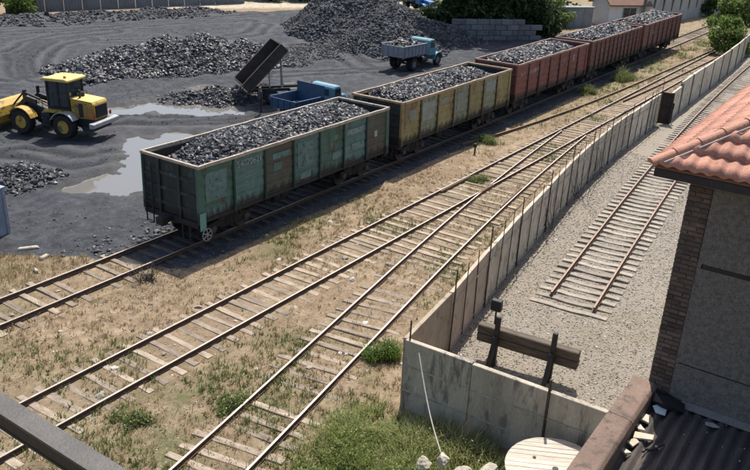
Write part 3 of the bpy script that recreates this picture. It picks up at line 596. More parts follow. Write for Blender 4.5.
patchbox(y0_, sx(3) + .4, sx(3) + 1.3, 2.0, 3.1, pyl); patchbox(y0_, sx(5) + .3, sx(5) + 1.6, 2.6, 3.2, pyl); letter(y0_, "60781340", sx(5) + .95, 2.9, .28)
lw = M("lettering_pink_white", (.55, .46, .43), (.35, .26, .24), 5, .7, 0)
for i, s_ in ((0, "5612"), (1, "56128074"), (3, "—"), (4, "22.5"), (5, "B")): letter(wg[2], s_, sx(i) + .9, 2.9 if i != 5 else 2.85, .34 if i != 5 else .7, mt=lw)
for w_, xx in ((wg[3], -3.9), (wg[3], 1.2), (wg[4], -3.4), (wg[4], 2.4)): letter(w_, "62", xx, 2.7, .4, mt=lw)
bw = MB(); n_ = 20
for i in range(n_):
    a, b = 2 * math.pi * i / n_, 2 * math.pi * (i + 1) / n_; bw.tube((.24 * math.cos(a), 0, .24 * math.sin(a)), (.24 * math.cos(b), 0, .24 * math.sin(b)), .016, .016, 6)
for i in range(3): a = math.pi * i / 3 + .6; bw.tube((-.24 * math.cos(a), 0, -.24 * math.sin(a)), (.24 * math.cos(a), 0, .24 * math.sin(a)), .018, .018, 5)
bw.build("brake_wheel", BRIGHT, g0, loc=(sx(0) + .12, -1.70, .86)); q = MB(); q.tube((sx(0) + .12, -1.70, .86), (sx(0) + .12, -1.35, .86), .03, .03); q.build("brake_shaft", UND, g0)
# coal loads
def load_h(x, y, zt, dl, dr):
    e = np.clip((x + HL) / dl, 0, 1); f = np.clip((HL - x) / dr, 0, 1); side = 1 - (np.abs(y) / 1.46) ** 2
    return zt - 1.0 + 1.0 * np.minimum(e, f) ** .7 * .82 + .30 * side * np.minimum(e, f) + .10 * nz(x, y, 1.6, 31) * side
LN = ["heap of glossy black coal filling the dark green wagon", "heap of coal filling the olive yellow wagon", "heap of coal filling the brick red wagon", "heap of pale dusty coal filling the narrow-ribbed brown wagon", "heap of coal in the faded brown end wagon"]
for i, t in enumerate(wg):
    zt = ZT if i < 2 else 3.66; dl, dr = [(2.6, 1.6), (1.4, 2.6), (1.6, 2.6), (1.8, 1.6), (1.8, 2.0)][i]
    ax = np.linspace(-HL + .09, HL - .09, 60); ay = np.linspace(-1.43, 1.43, 16); X, Y = np.meshgrid(ax, ay, indexing='ij'); Z = load_h(X, Y, zt, dl, dr) - .1
    J = np.arange(X.size).reshape(X.shape); q = np.stack([J[:-1, :-1], J[1:, :-1], J[1:, 1:], J[:-1, 1:]], -1).reshape(-1, 4)
    n = 15000 if i < 2 else 9500; sz = (.03, .12) if i < 2 else (.045, .15)
    o = mesh_np("coal_load", np.stack([X, Y, Z], -1).reshape(-1, 3), q, COALBED); o.location = t.location; tag(o, LN[i], "coal", kind="stuff")
    px = rng.uniform(-HL + .16, HL - .16, n); py = rng.uniform(-1.36, 1.36, n); S = sz[0] + (sz[1] * 1.2 - sz[0]) * rng.random(n) ** 2.8
    scatter("coal_lumps", COAL, np.stack([px, py, load_h(px, py, zt, dl, dr) - .06 + rng.uniform(-.03, .07, n)], -1), S, parent=o)["kind"] = "stuff"

#@@PART3
# ------------------------------------------------------------------ coal heaps in the yard
def heap(name, label, ridge, n, sz, step=.4, mat=COAL, cat="coal heap", rough=.12, seed=3):
    x0 = min(p[0] - p[3] for p in ridge) - .5; x1 = max(p[0] + p[3] for p in ridge) + .5; y0 = min(p[1] - p[3] for p in ridge) - .5; y1 = max(p[1] + p[3] for p in ridge) + .5
    def hf(x, y):
        h = np.full(np.shape(x), -9.)
        for px, py, hh, r in ridge:
            d = np.hypot(x - px, y - py) / r; h = np.maximum(h, hh * (1.06 - np.sqrt(d * d + .03)))
        return h + nz(x, y, .7, seed) * rough * 1.6 + nz(x, y, 2.2, seed + 1) * rough * .8
    ax = np.arange(x0, x1, step); ay = np.arange(y0, y1, step); X, Y = np.meshgrid(ax, ay, indexing='ij'); Z = hf(X, Y); g = gh(X, Y)
    Zs = np.where(Z > -.1, Z + .02, -.6) + np.minimum(g, .1); J = np.arange(X.size).reshape(X.shape); q = np.stack([J[:-1, :-1], J[1:, :-1], J[1:, 1:], J[:-1, 1:]], -1)
    k = (Z[:-1, :-1] > -.25) | (Z[1:, 1:] > -.25) | (Z[1:, :-1] > -.25) | (Z[:-1, 1:] > -.25); q = q[k]; u, inv = np.unique(q, return_inverse=True)
    c = np.array([ridge[0][0], ridge[0][1], 0])
    o = mesh_np(name, np.stack([X, Y, Zs], -1).reshape(-1, 3)[u] - c, inv.reshape(-1, 4), COALBED, smooth=True); o.location = c; tag(o, label, cat)
    m_ = n * 4; px = rng.uniform(x0, x1, m_); py = rng.uniform(y0, y1, m_); h = hf(px, py); keep = h > rng.uniform(-.22, .12, m_); px, py, h = px[keep][:n], py[keep][:n], h[keep][:n]
    S = sz[0] + (sz[1] * 1.3 - sz[0]) * rng.random(len(px)) ** 3.2
    s = scatter("coal_lumps", mat, np.stack([px, py, np.maximum(h, 0) + np.minimum(gh(px, py), .1) + rng.uniform(-.03, .06, len(px))], -1) - c, S, parent=o); s["kind"] = "stuff"
    return o
heap("coal_heap", "long heap of coal lumps behind the yellow loader", [(37.5, 51.5, 1.0, 3.2), (40, 51, 1.9, 4.2), (43, 50, 2.3, 4.6), (46, 48.5, 2.4, 4.6), (48.6, 47, 1.7, 4.0)], 32000, (.04, .17), .25, rough=.16, seed=3)
heap("coal_heap", "tall grey coal pile beside the grey-bodied truck, rising past the top edge", [(69, 49.2, 5.4, 7.2), (72, 52, 6.0, 7.5), (69, 45, 3.9, 7.2), (70.8, 42, 2.2, 5.6), (65.8, 45, 3.3, 5.6), (63.2, 41.6, 2.9, 5.6)], 30000, (.05, .17), .35, COALF, rough=.2, seed=12)
heap("coal_heap", "small coal pile under the tail of the tipping trailer", [(37.6, 38.8, .8, 2.1), (39, 37.6, .8, 1.9), (36.2, 39.8, .4, 1.4)], 3200, (.04, .13), .2, rough=.05, seed=15)
heap("coal_heap", "small coal pile at the left edge beyond the blue-grey cabin", [(17.6, 34.2, .8, 2.3), (19, 33.4, .5, 1.7)], 2600, (.04, .13), .2, rough=.05, seed=17)
heap("coal_heap", "low ridge of coal spoil along the grey back fence", [(44, 79.5, .4, 3), (48, 78.3, .5, 3), (53, 76.6, .45, 3), (58, 75, .5, 3), (63, 73.5, .45, 3), (68, 71.5, .4, 2.6)], 4500, (.06, .2), .4, COALF, rough=.15, seed=19)
heap("coal_heap", "low spread of fine coal right of the trailer's raised bed", [(55.5, 45, .45, 3.6), (52.2, 45.5, .5, 3.0)], 4500, (.03, .11), .3, COALF, rough=.12, seed=23)
def lumps(name, label, n, xr, yr, sz, mat, cond=None, base=ICO, sink=.2, cat=None, flat=.6):
    x = rng.uniform(*xr, n); y = rng.uniform(*yr, n)
    if cond is not None: k = cond(x, y); x, y = x[k], y[k]
    S = rng.uniform(sz[0], sz[1], len(x)) * rng.uniform(.5, 1.2, len(x))
    o = scatter(name, mat, np.stack([x, y, gh(x, y) + S * sink * .5], -1), S, base, flat=flat); return tag(o, label, cat, kind="stuff")
allp = lambda x, y: np.maximum(np.maximum(puddle(x, y, PUD_A), puddle(x, y, PUD_B)), puddle(x, y, PUD_C))
lumps("coal_lumps", "coal lumps spilled along the far side of the train track", 2600, (13, 60), (23.1, 26.0), (.04, .15), COAL, lambda x, y: (rng.random(len(x)) < np.exp(-(y - 23.3) ** 2 / 1.6)) & (coalmask(x, y) > .5), cat="coal")
lumps("coal_lumps", "loose coal crumbs strewn over the dark yard ground", 42000, (16, 75), (24, 76), (.03, .13), COALF, lambda x, y: (coalmask(x, y) > .5) & (allp(x, y) < -.3) & (nz(x, y, .5, 44) + rng.normal(0, .45, len(x)) > .0), OCT, cat="coal")
lumps("coal_lumps", "coal crumbs in the shadow under the train", 3000, (16, 88), (19.9, 23.5), (.03, .12), COALF, None, OCT, cat="coal")
# ------------------------------------------------------------------ stones, gravel, grass
outside = lambda x, y: (y > wallY(x) + .3) | (x < 15.1)
lumps("stones", "small pale stones scattered over the dry ground between the tracks", 15000, (4, 60), (7, 20.5), (.02, .075), STONE, lambda x, y: outside(x, y) & (nz(x, y, .8, 51) + rng.normal(0, .5, len(x)) > 0), OCT, cat="stones")
lumps("stones", "larger pale stones and rubble bits lying about the tracks", 240, (6, 45), (9, 29), (.06, .15), STONE, lambda x, y: outside(x, y) & (coalmask(x, y) < .6), cat="stones")
inyard = lambda x, y: (y < wallY(x) - .12) & (x > 15.5) & (x > 15.5 + (9 - y) * .05)
lumps("gravel", "grey gravel covering the walled yard around the dead-end track", 60000, (15.5, 44), (2.3, 12.4), (.035, .085), GRAV, inyard, OCT, cat="gravel")
lumps("gravel", "coarser gravel along the foot of the panel wall", 2600, (16, 52), (8, 12.6), (.08, .17), GRAV, lambda x, y: inyard(x, y) & (y > wallY(x) - rng.uniform(0, 1.1, len(x))), OCT, cat="gravel")
def tufts(name, label, mat, n, xr, yr, hr, dens, nb=7, spread=.12, width=.008, cat="grass", lean=.7):
    x = rng.uniform(*xr, n); y = rng.uniform(*yr, n); k = rng.random(n) < dens(x, y); x, y = x[k], y[k]
    o = blades(name, mat, np.stack([x, y, gh(x, y)], -1), rng.uniform(hr[0], hr[1], len(x)), nb, spread, width, lean=lean); return tag(o, label, cat, kind="stuff")
offrail = lambda x, y: (np.abs(y - 16.25) > 1.0) | (nz(x, y, 1.0, 60) > .2)
base_dry = lambda x, y: np.where((coalmask(x, y) < .5) & ((y > wallY(x) + .25) | (x < 15.1)) & offrail(x, y), .25 + .75 * (nz(x, y, .7, 61) > -.1), 0)
LIT = tintmat("dry_litter", [(0, (.07, .045, .03)), (.45, (.16, .105, .065)), (.8, (.27, .19, .12)), (1, (.40, .32, .22))], rough=.95, spec=.15)
lumps("dry_litter", "dry leaf litter and clods strewn over the ground between the tracks", 42000, (3, 36), (9, 21), (.015, .065), LIT, lambda x, y: outside(x, y) & (coalmask(x, y) < .5) & (nz(x, y, .9, 55) + rng.normal(0, .6, len(x)) > -.1), OCT, cat="litter", flat=.4)
tufts("dry_grass", "short dry straw-coloured grass over the waste ground between the tracks", DRY, 17000, (3, 34), (9, 30), (.05, .17), base_dry, 8, .13, .009)
tufts("dry_grass", "dry grass stubble along the far tracks", DRY, 5200, (34, 110), (13, 21), (.08, .22), base_dry, 6, .16, .012)
tufts("dry_grass", "taller dry grass by the left end of the train track", DRY, 2200, (8, 16.5), (23.2, 31), (.12, .35), lambda x, y: np.where(coalmask(x, y) < .4, .9, 0), 8, .13, .008)
tufts("green_grass", "green grass and low weeds between the near rails", GRN, 19000, (3, 30), (7.5, 20), (.05, .22), lambda x, y: np.where(outside(x, y), greenmask(x, y) * (nz(x, y, 1.1, 63) > -.15), 0), 9, .10, .010)
tufts("green_grass", "green weeds at the edge of the train's shadow", GRN, 3800, (36, 100), (12.9, 21), (.12, .38), lambda x, y: np.where(outside(x, y), greenmask(x, y) * (nz(x, y, .9, 64) > 0), 0), 8, .2, .018)
tufts("green_grass", "thin yellow-green grass in the gravel yard", GRN, 900, (17, 80), (2.6, 13), (.06, .16), lambda x, y: np.where(inyard(x, y), greenmask(x, y) * .8 * (nz(x, y, 1.4, 65) > 0), 0), 7, .12, .009)
# weed thicket before the grey wall
def thick(x, y):
    a = sst(15.15, 14.7, x) * sst(9.9, 9.0, y + .45 * nz(x, y, 1.5, 70) - np.interp(x, [9, 11, 13, 14, 15], [-.2, .0, .5, .5, -.1])) * sst(9.6, 11.0, x + .3 * nz(x, y, 2, 71))
    return a
n = 7500; x = rng.uniform(9.5, 15.1, n); y = rng.uniform(3.0, 10.2, n); k = (rng.random(n) < thick(x, y) * np.clip(.55 + .5 * nz(x, y, 2.6, 77), .12, .95)) & (np.hypot(x - 14.0, y - 4.2) > 1.25); x, y = x[k], y[k]
hh = rng.uniform(.15, .58, len(x)) * (.30 + .9 * sst(-.9, .9, nz(x, y, 1.7, 72) + .6 * nz(x, y, 4.5, 73)))
th = blades("weeds", WEED, np.stack([x, y, gh(x, y)], -1), hh, 16, .14, .009, lean=.95, tb=np.clip(.70 + .36 * nz(x, y, 1.1, 74) + .25 * nz(x, y, 5, 75) + rng.normal(0, .15, len(x)), 0, 1)); tag(th, "thicket of tall green weeds at the foot of the grey wall", "weeds", kind="stuff")
cc = []
for xx, yy, h_ in zip(x, y, hh):
    if random.random() < .35:
        m_ = random.randint(8, 20); t_ = np.random.default_rng(int(xx * 1e5) % 9999); cc.append(np.stack([xx + t_.normal(0, .12, m_), yy + t_.normal(0, .12, m_), h_ * t_.uniform(.25, 1.05, m_) + .02], -1))
leafcloud("weed_leaves", WEED, np.concatenate(cc), .035, th, .8)["kind"] = "stuff"
# ------------------------------------------------------------------ bushes and trees
def bush(name, label, loc, rad, h, n, size, mat=LEAFL, cat="bush", group=None, clumps=14, sq=1.0):
    t = empty(name, loc, 0, label, cat, group); st = MB(); C = []
    for i in range(clumps):
        a = random.uniform(0, 6.28); r = rad * math.sqrt(random.random()) * .8; z = h * random.uniform(.25, .85) * (1 - .35 * (r / rad) ** 2)
        c = Vector((r * math.cos(a), r * math.sin(a), z)); st.path([(0, 0, -.05), (c.x * .35, c.y * .35, z * .5), c], [.03 * h / 1.5, .02 * h / 1.5, .008], 5)
        cr = rad * random.uniform(.25, .5); k_ = n // clumps; d = rng.normal(size=(k_, 3)); d /= np.linalg.norm(d, axis=1)[:, None]; d *= (rng.random(k_) ** .5)[:, None] * cr
        d[:, 2] *= .8; p = d + np.array(c); p = p[p[:, 2] > .03]; C.append(p)
    st.build("stems", BARK, t); leafcloud("foliage", mat, np.concatenate(C), size, t); return t
def tree(name, label, loc, trunk_h, crown, n, size, mat, cat="tree", group=None, tr=.2):
    """crown = list of (dx,dy,z,r)"""
    t = empty(name, loc, 0, label, cat, group); b = MB(); b.path([(0, 0, -.1), (.08, .05, trunk_h * .5), (-.05, .1, trunk_h)], [tr * 1.3, tr, tr * .75], 9); C = []
    for dx, dy, z, r in crown:
        b.path([(-.05, .1, trunk_h), (dx * .5, dy * .5, (trunk_h + z) / 2), (dx, dy, z)], [tr * .6, tr * .38, tr * .12], 6)
        tot = sum(q[3] ** 2 for q in crown); k_ = int(n * r * r / tot); nc = 16
        cen = rng.normal(size=(nc, 3)); cen /= np.linalg.norm(cen, axis=1)[:, None]; cen *= (r * rng.uniform(.45, .95, nc))[:, None]; ci = rng.integers(0, nc, k_)
        d = rng.normal(size=(k_, 3)); d /= np.linalg.norm(d, axis=1)[:, None]; d *= (rng.random(k_) ** .4 * r * .42)[:, None]; p = cen[ci] + d; p[:, 2] *= .85
        C.append(p + np.array((dx, dy, z)))
    b.build("trunk", BARK, t, smooth=True); P = np.concatenate(C); leafcloud("crown", mat, P[P[:, 2] > .15], size, t, .5); return t
random.seed(5)
def clump(name, label, loc, rad, h, n, mat=GRN):
    t = empty(name, loc, 0, label, "bush"); lob = rng.normal(0, rad * .42, (6, 2)); lh = rng.uniform(.5, 1.1, 6)
    i = rng.integers(0, 6, n); P = lob[i] + rng.normal(0, rad * .20, (n, 2)); d = np.hypot(P[:, 0], P[:, 1]) / rad
    blades("stalks", mat, np.c_[P, np.zeros(n)], h * lh[i] * np.clip(1.1 - .45 * d, .3, 1.1) * rng.uniform(.5, 1.15, n), 11, .09, .009, t, .95)
    m_ = n * 7; i = rng.integers(0, 6, m_); P = lob[i] + rng.normal(0, rad * .24, (m_, 2)); d = np.hypot(P[:, 0], P[:, 1]) / rad
    leafcloud("leaves", mat, np.c_[P, h * lh[i] * np.clip(1.05 - .5 * d, .15, 1) * rng.uniform(.1, 1, m_)], .042 * max(1, h), t, .7); return t
clump("leafy_weed", "round bright green bush left of the wall corner", (17.25, 10.85, 0), .5, .7, 110, LEAFL)
clump("leafy_weed", "low green clump against the nearest rail of the curved track", (12.5, 12.75, 0), .45, .35, 70)
clump("leafy_weed", "green clump beside the middle track, near the bottom left", (10.6, 14.35, 0), .5, .35, 70)
clump("leafy_weed", "leafy green weed at the shadow's edge by the brown wagon", (65.9, 19.5, 0), 1.0, 1.3, 130)
clump("leafy_weed", "smaller green weed at the shadow's edge by the red wagon", (58.5, 19.7, 0), .9, .8, 100)
clump("leafy_weed", "grassy weed clump growing on the overgrown crossover rail", (40.6, 19.5, 0), .9, .5, 110)
clump("leafy_weed", "dark green weed between the rails before the switch", (34.0, 16.4, 0), .7, .35, 80)
bush("green_bush", "light green bush hanging over the far concrete wall", (87.2, 15.6, 0), 1.9, 4.2, 4800, .17, LEAFL, "bush", clumps=22)
tree("leafy_tree", "broad bright green tree rising behind the light green bush", (93, 16.0, 0), 2.0, [(0, 0, 4.2, 2.6), (1.8, -1.8, 3.8, 2.4), (-1.4, 1.2, 3.4, 2.0), (2.8, .8, 4.6, 2.2), (1, -4, 3.6, 2.2)], 9000, .2, LEAFL)
GB = "dark trees behind the coal yard"
for (x_, y_, h_, lb) in ((76.6, 41.6, 17, "dark dense tree beside the blue truck at the top edge"), (79.9, 38.9, 17, "dark tree standing behind the left part of the block wall"), (83.2, 36.3, 16, "dark tree standing behind the right part of the block wall"), (91, 38.4, 7.5, "tree with sunlit leaves behind the grey shed"), (96.5, 39.5, 8.5, "dark tree left of the white house")):
    cr_ = [(random.uniform(-1.6, 1.6), random.uniform(-1.6, 1.6), z_, 2.6 - .05 * z_) for z_ in np.arange(1.4, h_, 1.5)] + [(-1.6, 1.6, 1.6, 1.9), (1.6, -1.6, 1.6, 1.9)]
    tree("dense_tree", lb, (x_, y_, 0), 2.2, cr_, 17000 if h_ > 10 else 9000, .28 if h_ > 10 else .22, LEAF if h_ > 8 else LEAFL, group=GB)
tree("leafy_tree", "green tree right of the white house", (113, 33.5, 0), 2.0, [(0, 0, 4.0, 2.6), (1.5, -1.5, 2.8, 2.1), (-1.4, 1, 2.6, 2.0)], 5000, .22, LEAFL)
tree("leafy_tree", "dark shrub-like tree at the end of the far ribbed wall", (124, 25.6, 0), 1.2, [(0, 0, 2.6, 2.0), (1.2, -1, 2.0, 1.7), (-1.8, .4, 1.5, 1.5)], 3600, .2, LEAF)
for (x_, y_, r_, lb) in ((47.5, 84.5, 2.4, "dark shrub at the left end of the grey back fence"), (43.5, 86.5, 2.6, "shrub in the far top left corner"), (51.5, 83, 1.8, "sunlit shrub touching the grey back fence")):
    bush("shrub", lb, (x_, y_, 0), r_, r_ * 1.5, 3200, .18, LEAFL if r_ < 2 else LEAF, "shrub", clumps=18)
for i, (x_, y_) in enumerate(((76.5, 80), (80, 77.2), (83.5, 74.6), (87, 72.2))):
    bush("shrub", ["leftmost", "second", "third", "rightmost"][i] + " of four low shrubs edging the sandy strip", (x_, y_, 0), 2.1, 2.6, 2600, .2, LEAF if i % 2 else LEAFL, "shrub", "shrubs edging the sandy strip", clumps=16)
for i, (x_, y_) in enumerate(((80, 82), (86, 78), (91, 74), (97, 70), (103, 64))):
    tree("far_tree", ["leftmost", "second", "middle", "fourth", "rightmost"][i] + " of the far trees beyond the sandy strip", (x_, y_, 0), 1.5, [(0, 0, 4, 3.2), (2, -2, 2.6, 2.4), (-2, 2, 2.6, 2.4)], 4200, .28, LEAF if i % 2 else LEAFL, group="far trees beyond the sandy strip")
def twigs(name, label, loc, n, h, spread, mat):
    b = MB()
    for i in range(n):
        a = random.uniform(0, 6.28); p = Vector((random.uniform(-.3, .3) * spread, random.uniform(-.3, .3) * spread, -.02)); pts = [p]
        for k_ in range(4): p = p + Vector((math.cos(a) * random.uniform(.05, .3) * spread, math.sin(a) * random.uniform(.05, .3) * spread, h / 4 * random.uniform(.4, 1.3))); a += random.uniform(-.9, .9); pts.append(p)
        b.path(pts, [.012, .010, .008, .006, .004], 4)
    o = b.build(name, mat, None, loc=loc); return tag(o, label, "dead bush")
TWIG = M("dead_twigs", (.10, .085, .075), (.05, .042, .038), 6, .9, .2)
twigs("dead_bush", "tangle of dead dark twigs beside the train track's near rail", (16.1, 20.4, 0), 46, .55, .7, TWIG)
twigs("dead_bush", "bare twigs leaning on the panel wall between its posts", (34.5, 11.3, .2), 16, 2.5, 1.3, TWIG)
twigs("dead_bush", "thin dry stalks in front of the panel wall's steel posts", (29.8, 10.85, .2), 9, 2.4, .9, TWIG)
twigs("dead_bush", "second clump of bare twigs rising along the panel wall", (38.6, 11.85, .2), 14, 2.6, 1.4, TWIG)
twigs("dead_bush", "pale dry stalks against the grey stained wall", (14.75, 7.0, 0), 14, 1.3, .8, M("dry_stalks", (.42, .36, .26), (.3, .25, .17), 5, .9, .2))
# ------------------------------------------------------------------ buffer stop and small yard things
TIMB = M("buffer_timber", (.155, .125, .095), (.07, .057, .045), 2, .85, .5, 20, stretch=(6, 1, 6)); BLK = M("black_steel_and_shade", (.03, .028, .027), (.016, .015, .015), 6, .6, .3, 30)
bf = empty("buffer_stop", (18.9, 7.1, .17), R(5), "dark timber buffer stop on rail posts at the end of the yard track", "buffer stop")
for z_ in (.58, .865):
    q = MB(); q.box(-.14, .14, -1.55, 1.5, z_, z_ + .275); q.build("beam", TIMB, bf, bevel=.025)
for s in (-.85, .85):
    q = MB(); q.hexa([(-.34, s - .07, -.1), (-.20, s - .07, -.1), (-.20, s + .07, -.1), (-.34, s + .07, -.1), (-.28, s - .07, 1.62), (-.16, s - .07, 1.62), (-.16, s + .07, 1.62), (-.28, s + .07, 1.62)]); q.build("post", BLK, bf, bevel=.015)
    q = MB(); q.hexa([(-.95, s - .06, -.12), (-.82, s - .06, -.12), (-.82, s + .06, -.12), (-.95, s + .06, -.12), (-.38, s - .06, 1.0), (-.29, s - .06, 1.0), (-.29, s + .06, 1.0), (-.38, s + .06, 1.0)]); q.build("strut", BLK, bf, bevel=.01)
sg_ = empty("signal_lamp", (19.5, 8.42, .17), R(5), "small black square lamp on a thin post behind the buffer stop", "lamp")
q = MB(); q.tube((0, 0, -.1), (0, 0, 1.3), .03, .03, 8); q.build("post", BLK, sg_); q = MB(); q.box(-.10, .10, -.16, .16, 1.28, 1.64); q.build("lamp_box", BLK, sg_, bevel=.02); q = MB(); q.lathe([(.09, 0), (.1, .03), (.06, .05)], 14, (.10, 0, 1.46), 'X'); q.build("lens", BLK, sg_)
sp = empty("switch_marker", (38.2, 18.9, 0), 0, "short dark marker post in the dry grass beside the train's shadow", "post")
q = MB(); q.tube((0, 0, -.1), (0, 0, .45), .05, .05, 8); q.build("post", BLK, sp); q = MB(); q.box(-.10, .10, -.08, .08, .36, .58); q.build("cap", BLK, sp, bevel=.02)
# cable drum
DW = M("drum_planks", (.64, .585, .51), (.47, .41, .34), 1.6, .9, .5, 24, c3=(.36, .30, .24), t3=.6, rnd=.12, stretch=(1, 7, 7))
dr = empty("cable_drum", (14.0, 4.2, 0), R(-62), "big wooden cable drum lying flat by the grey wall", "cable drum"); RD = 1.12
def disc(z, name):
    yv = -RD
    while yv < RD - .01:
        y1 = min(yv + .154, RD); a0 = math.sqrt(max(RD * RD - yv * yv, 0)); a1 = math.sqrt(max(RD * RD - y1 * y1, 0)); g = .006; am = math.sqrt(max(RD * RD - ((yv + y1) / 2) ** 2, 0)); j = random.uniform(-.006, .006)
        q = MB(); q.extrude([(-a0, yv + g, z + j), (-am, (yv + y1) / 2, z + j), (-a1, y1 - g, z + j), (a1, y1 - g, z + j), (am, (yv + y1) / 2, z + j), (a0, yv + g, z + j)], (0, 0, .05)); q.build("plank", DW, dr); yv += .154
disc(1.16, "top"); disc(.02, "bottom")
q = MB(); q.lathe([(.55, .05), (.55, 1.18)], 28); q.build("barrel", DW, dr); q = MB(); q.lathe([(.07, 1.16), (.07, 1.222)], 14); q.build("hub_hole", BLK, dr)
for a in (.4, 2.5, 4.6): q = MB(); q.lathe([(.035, 1.17), (.04, 1.222), (.02, 1.227)], 10, (.55 * math.cos(a), .55 * math.sin(a), 0)); q.build("bolt", BLK, dr)
# rubble and rope before the wall
def rock(s, sq=(1, .75, .7), seed=0, holes=False):
    bm = bmesh.new(); bmesh.ops.create_icosphere(bm, subdivisions=3, radius=1); r = np.random.default_rng(seed); pl = r.normal(size=(9, 3)); pl /= np.linalg.norm(pl, axis=1)[:, None]; cut = r.uniform(.45, .85, 9)
    for v in bm.verts:
        c = np.array(v.co)
        for n_, d_ in zip(pl, cut):
            k_ = c @ n_
            if k_ > d_: c = c - n_ * (k_ - d_) * .95
        c = c * (1 + .05 * math.sin(7 * c[0] + 3 * c[1] + seed) + .035 * math.sin(13 * c[2] - 5 * c[1])); v.co = Vector(c * np.array(sq) * s)
    me = bpy.data.meshes.new("rock"); bm.to_mesh(me); bm.free()
    return me
import bmesh
RUB = M("pale_rubble", (.52, .48, .40), (.34, .30, .235), 5, .92, .5, 24)
for (x_, y_, z_, s_, lb) in ((13.45, 6.75, .55, .26, "pale broken block at the foot of the rope"), (13.25, 7.15, .35, .26, "pale jagged chunk left of the rope's foot"), (13.55, 6.2, .35, .32, "pale slab-like chunk in the weeds"), (13.95, 5.75, .42, .26, "pale upright chunk beside the cable drum")):
    o = link("rubble_block", rock(s_ * 1.0, (1, .7, .8), int(x_ * 97 + y_ * 31)), RUB, None, (x_, y_, z_), (.3 * math.sin(x_ * 9), .3, y_ * 2)); tag(o, lb, "rubble", "rubble in the weeds")
b = MB(); p0 = Vector((15.15, 8.55, 2.0)); p1 = Vector((13.45, 6.8, .75)); pts = []
for i in range(13): t_ = i / 12; pts.append(p0.lerp(p1, t_) + Vector((0, 0, -.25 * math.sin(math.pi * t_))))
b.path(pts, .016, 6); tag(b.build("rope", M("rope", (.55, .53, .46), (.4, .38, .32), 10, .9)), "slack pale rope hanging from the grey wall to the rubble", "rope")
for (x_, y_, sx_, sy_, sz_, rz, lb) in ((15.05, 25.9, .42, .2, .13, -.5, "long pale concrete block by the left end of the yard"), (14.95, 24.75, .26, .2, .14, .3, "small pale concrete lump next to the long block"), (14.1, 24.0, .18, .15, .12, 1.2, "pale stone beside the train track's far rail")):
    q = MB(); q.hexa([(-sx_, -sy_ * .5, 0), (sx_, -sy_ * .4, 0), (sx_ * .9, sy_ * .5, 0), (-sx_ * .95, sy_ * .4, 0), (-sx_ * .85, -sy_ * .4, sz_), (sx_ * .8, -sy_ * .3, sz_ * .7), (sx_ * .75, sy_ * .35, sz_ * .9), (-sx_ * .8, sy_ * .3, sz_)])
    tag(q.build("concrete_block", RUB, loc=(x_, y_, 0), rot=(0, 0, rz), bevel=.03), lb, "concrete block")
# blue-grey cabin at the left edge
sk = empty("metal_cabin", (15.45, 27.75, 0), R(12), "small blue-grey sheet-metal cabin cut by the left edge", "cabin"); SKM = M("cabin_paint", (.30, .36, .43), (.20, .245, .30), 2, .55, .2, 18, c3=(.12, .11, .10), t3=.64)
q = MB(); q.box(-2.4, 0, .0, 1.6, -.1, 1.95); q.build("body", SKM, sk); q = MB(); q.box(-2.46, .06, -.06, 1.66, 1.952, 2.02); q.build("roof", SKM, sk, bevel=.015)
for x_ in (-2.3, -1.55, -.8, -.06): q = MB(); q.box(x_ - .05, x_ + .05, -.045, -.002, -.05, 1.95); q.build("rib", SKM, sk)
for y_ in (.05, .8, 1.5): q = MB(); q.box(.002, .045, y_ - .05, y_ + .05, -.05, 1.95); q.build("rib", SKM, sk)

#@@PART4
# ------------------------------------------------------------------ vehicles
TYRE = M("tyre_rubber", (.028, .027, .027), (.018, .017, .017), 5, .85, .3, 30, c3=(.07, .065, .06), t3=.6)
GLASS = M("cab_glass", (.03, .045, .055), (.02, .03, .04), 2, .08, 0, rnd=0, spec=.9)
YEL = M("loader_yellow", (.52, .33, .045), (.42, .255, .035), 1.5, .6, .2, 16, c3=(.12, .095, .06), t3=.53, s3=2.6, rnd=.03, spec=.5)
YELT = M("loader_yellow_pale", (.62, .48, .17), (.52, .39, .12), 1.5, .6, .2, 16, c3=(.35, .28, .14), t3=.6, rnd=.02)
DRK = M("loader_dark", (.03, .032, .036), (.018, .019, .021), 3, .6, .2, 20, c3=(.06, .055, .05), t3=.65); GREY = M("loader_grey", (.42, .42, .41), (.3, .3, .29), 3, .6, .2, 20)
def tyre_mesh(r, wd, lug=18):
    b = MB(); b.lathe([(r * .55, -wd / 2), (r * .9, -wd / 2), (r * .98, -wd * .36), (r * .98, wd * .36), (r * .9, wd / 2), (r * .55, wd / 2), (r * .5, 0), (r * .55, -wd / 2)], 28, (0, 0, 0), 'Y', False)
    for i in range(lug):
        a = 2 * math.pi * i / lug
        for s in (-1, 1):
            aa = a + (.5 * math.pi / lug if s > 0 else 0); rot = Matrix.Rotation(-aa, 3, 'Y'); P = []
            for (x_, y_, z_) in ((-.035, 0, r * .965), (.035, 0, r * .965), (.035 + .05, s * wd * .45, r * .955), (-.035 + .05, s * wd * .45, r * .955), (-.03, 0, r * 1.02), (.03, 0, r * 1.02), (.03 + .05, s * wd * .45, r * 1.0), (-.03 + .05, s * wd * .45, r * 1.0)): P.append(tuple(rot @ Vector((x_, y_, z_))))
            b.hexa(P)
    return b.mesh("tyre", TYRE, smooth=True)
def rim_mesh(r, wd, mat): return MB().lathe([(r * .56, -wd * .42), (r * .5, -wd * .3), (r * .42, -wd * .1), (r * .2, -wd * .12), (r * .17, -wd * .3), (r * .08, -wd * .32), (r * .08, wd * .3), (r * .42, wd * .2), (r * .56, wd * .42)], 20, (0, 0, 0), 'Y').mesh("rim", mat, smooth=True)
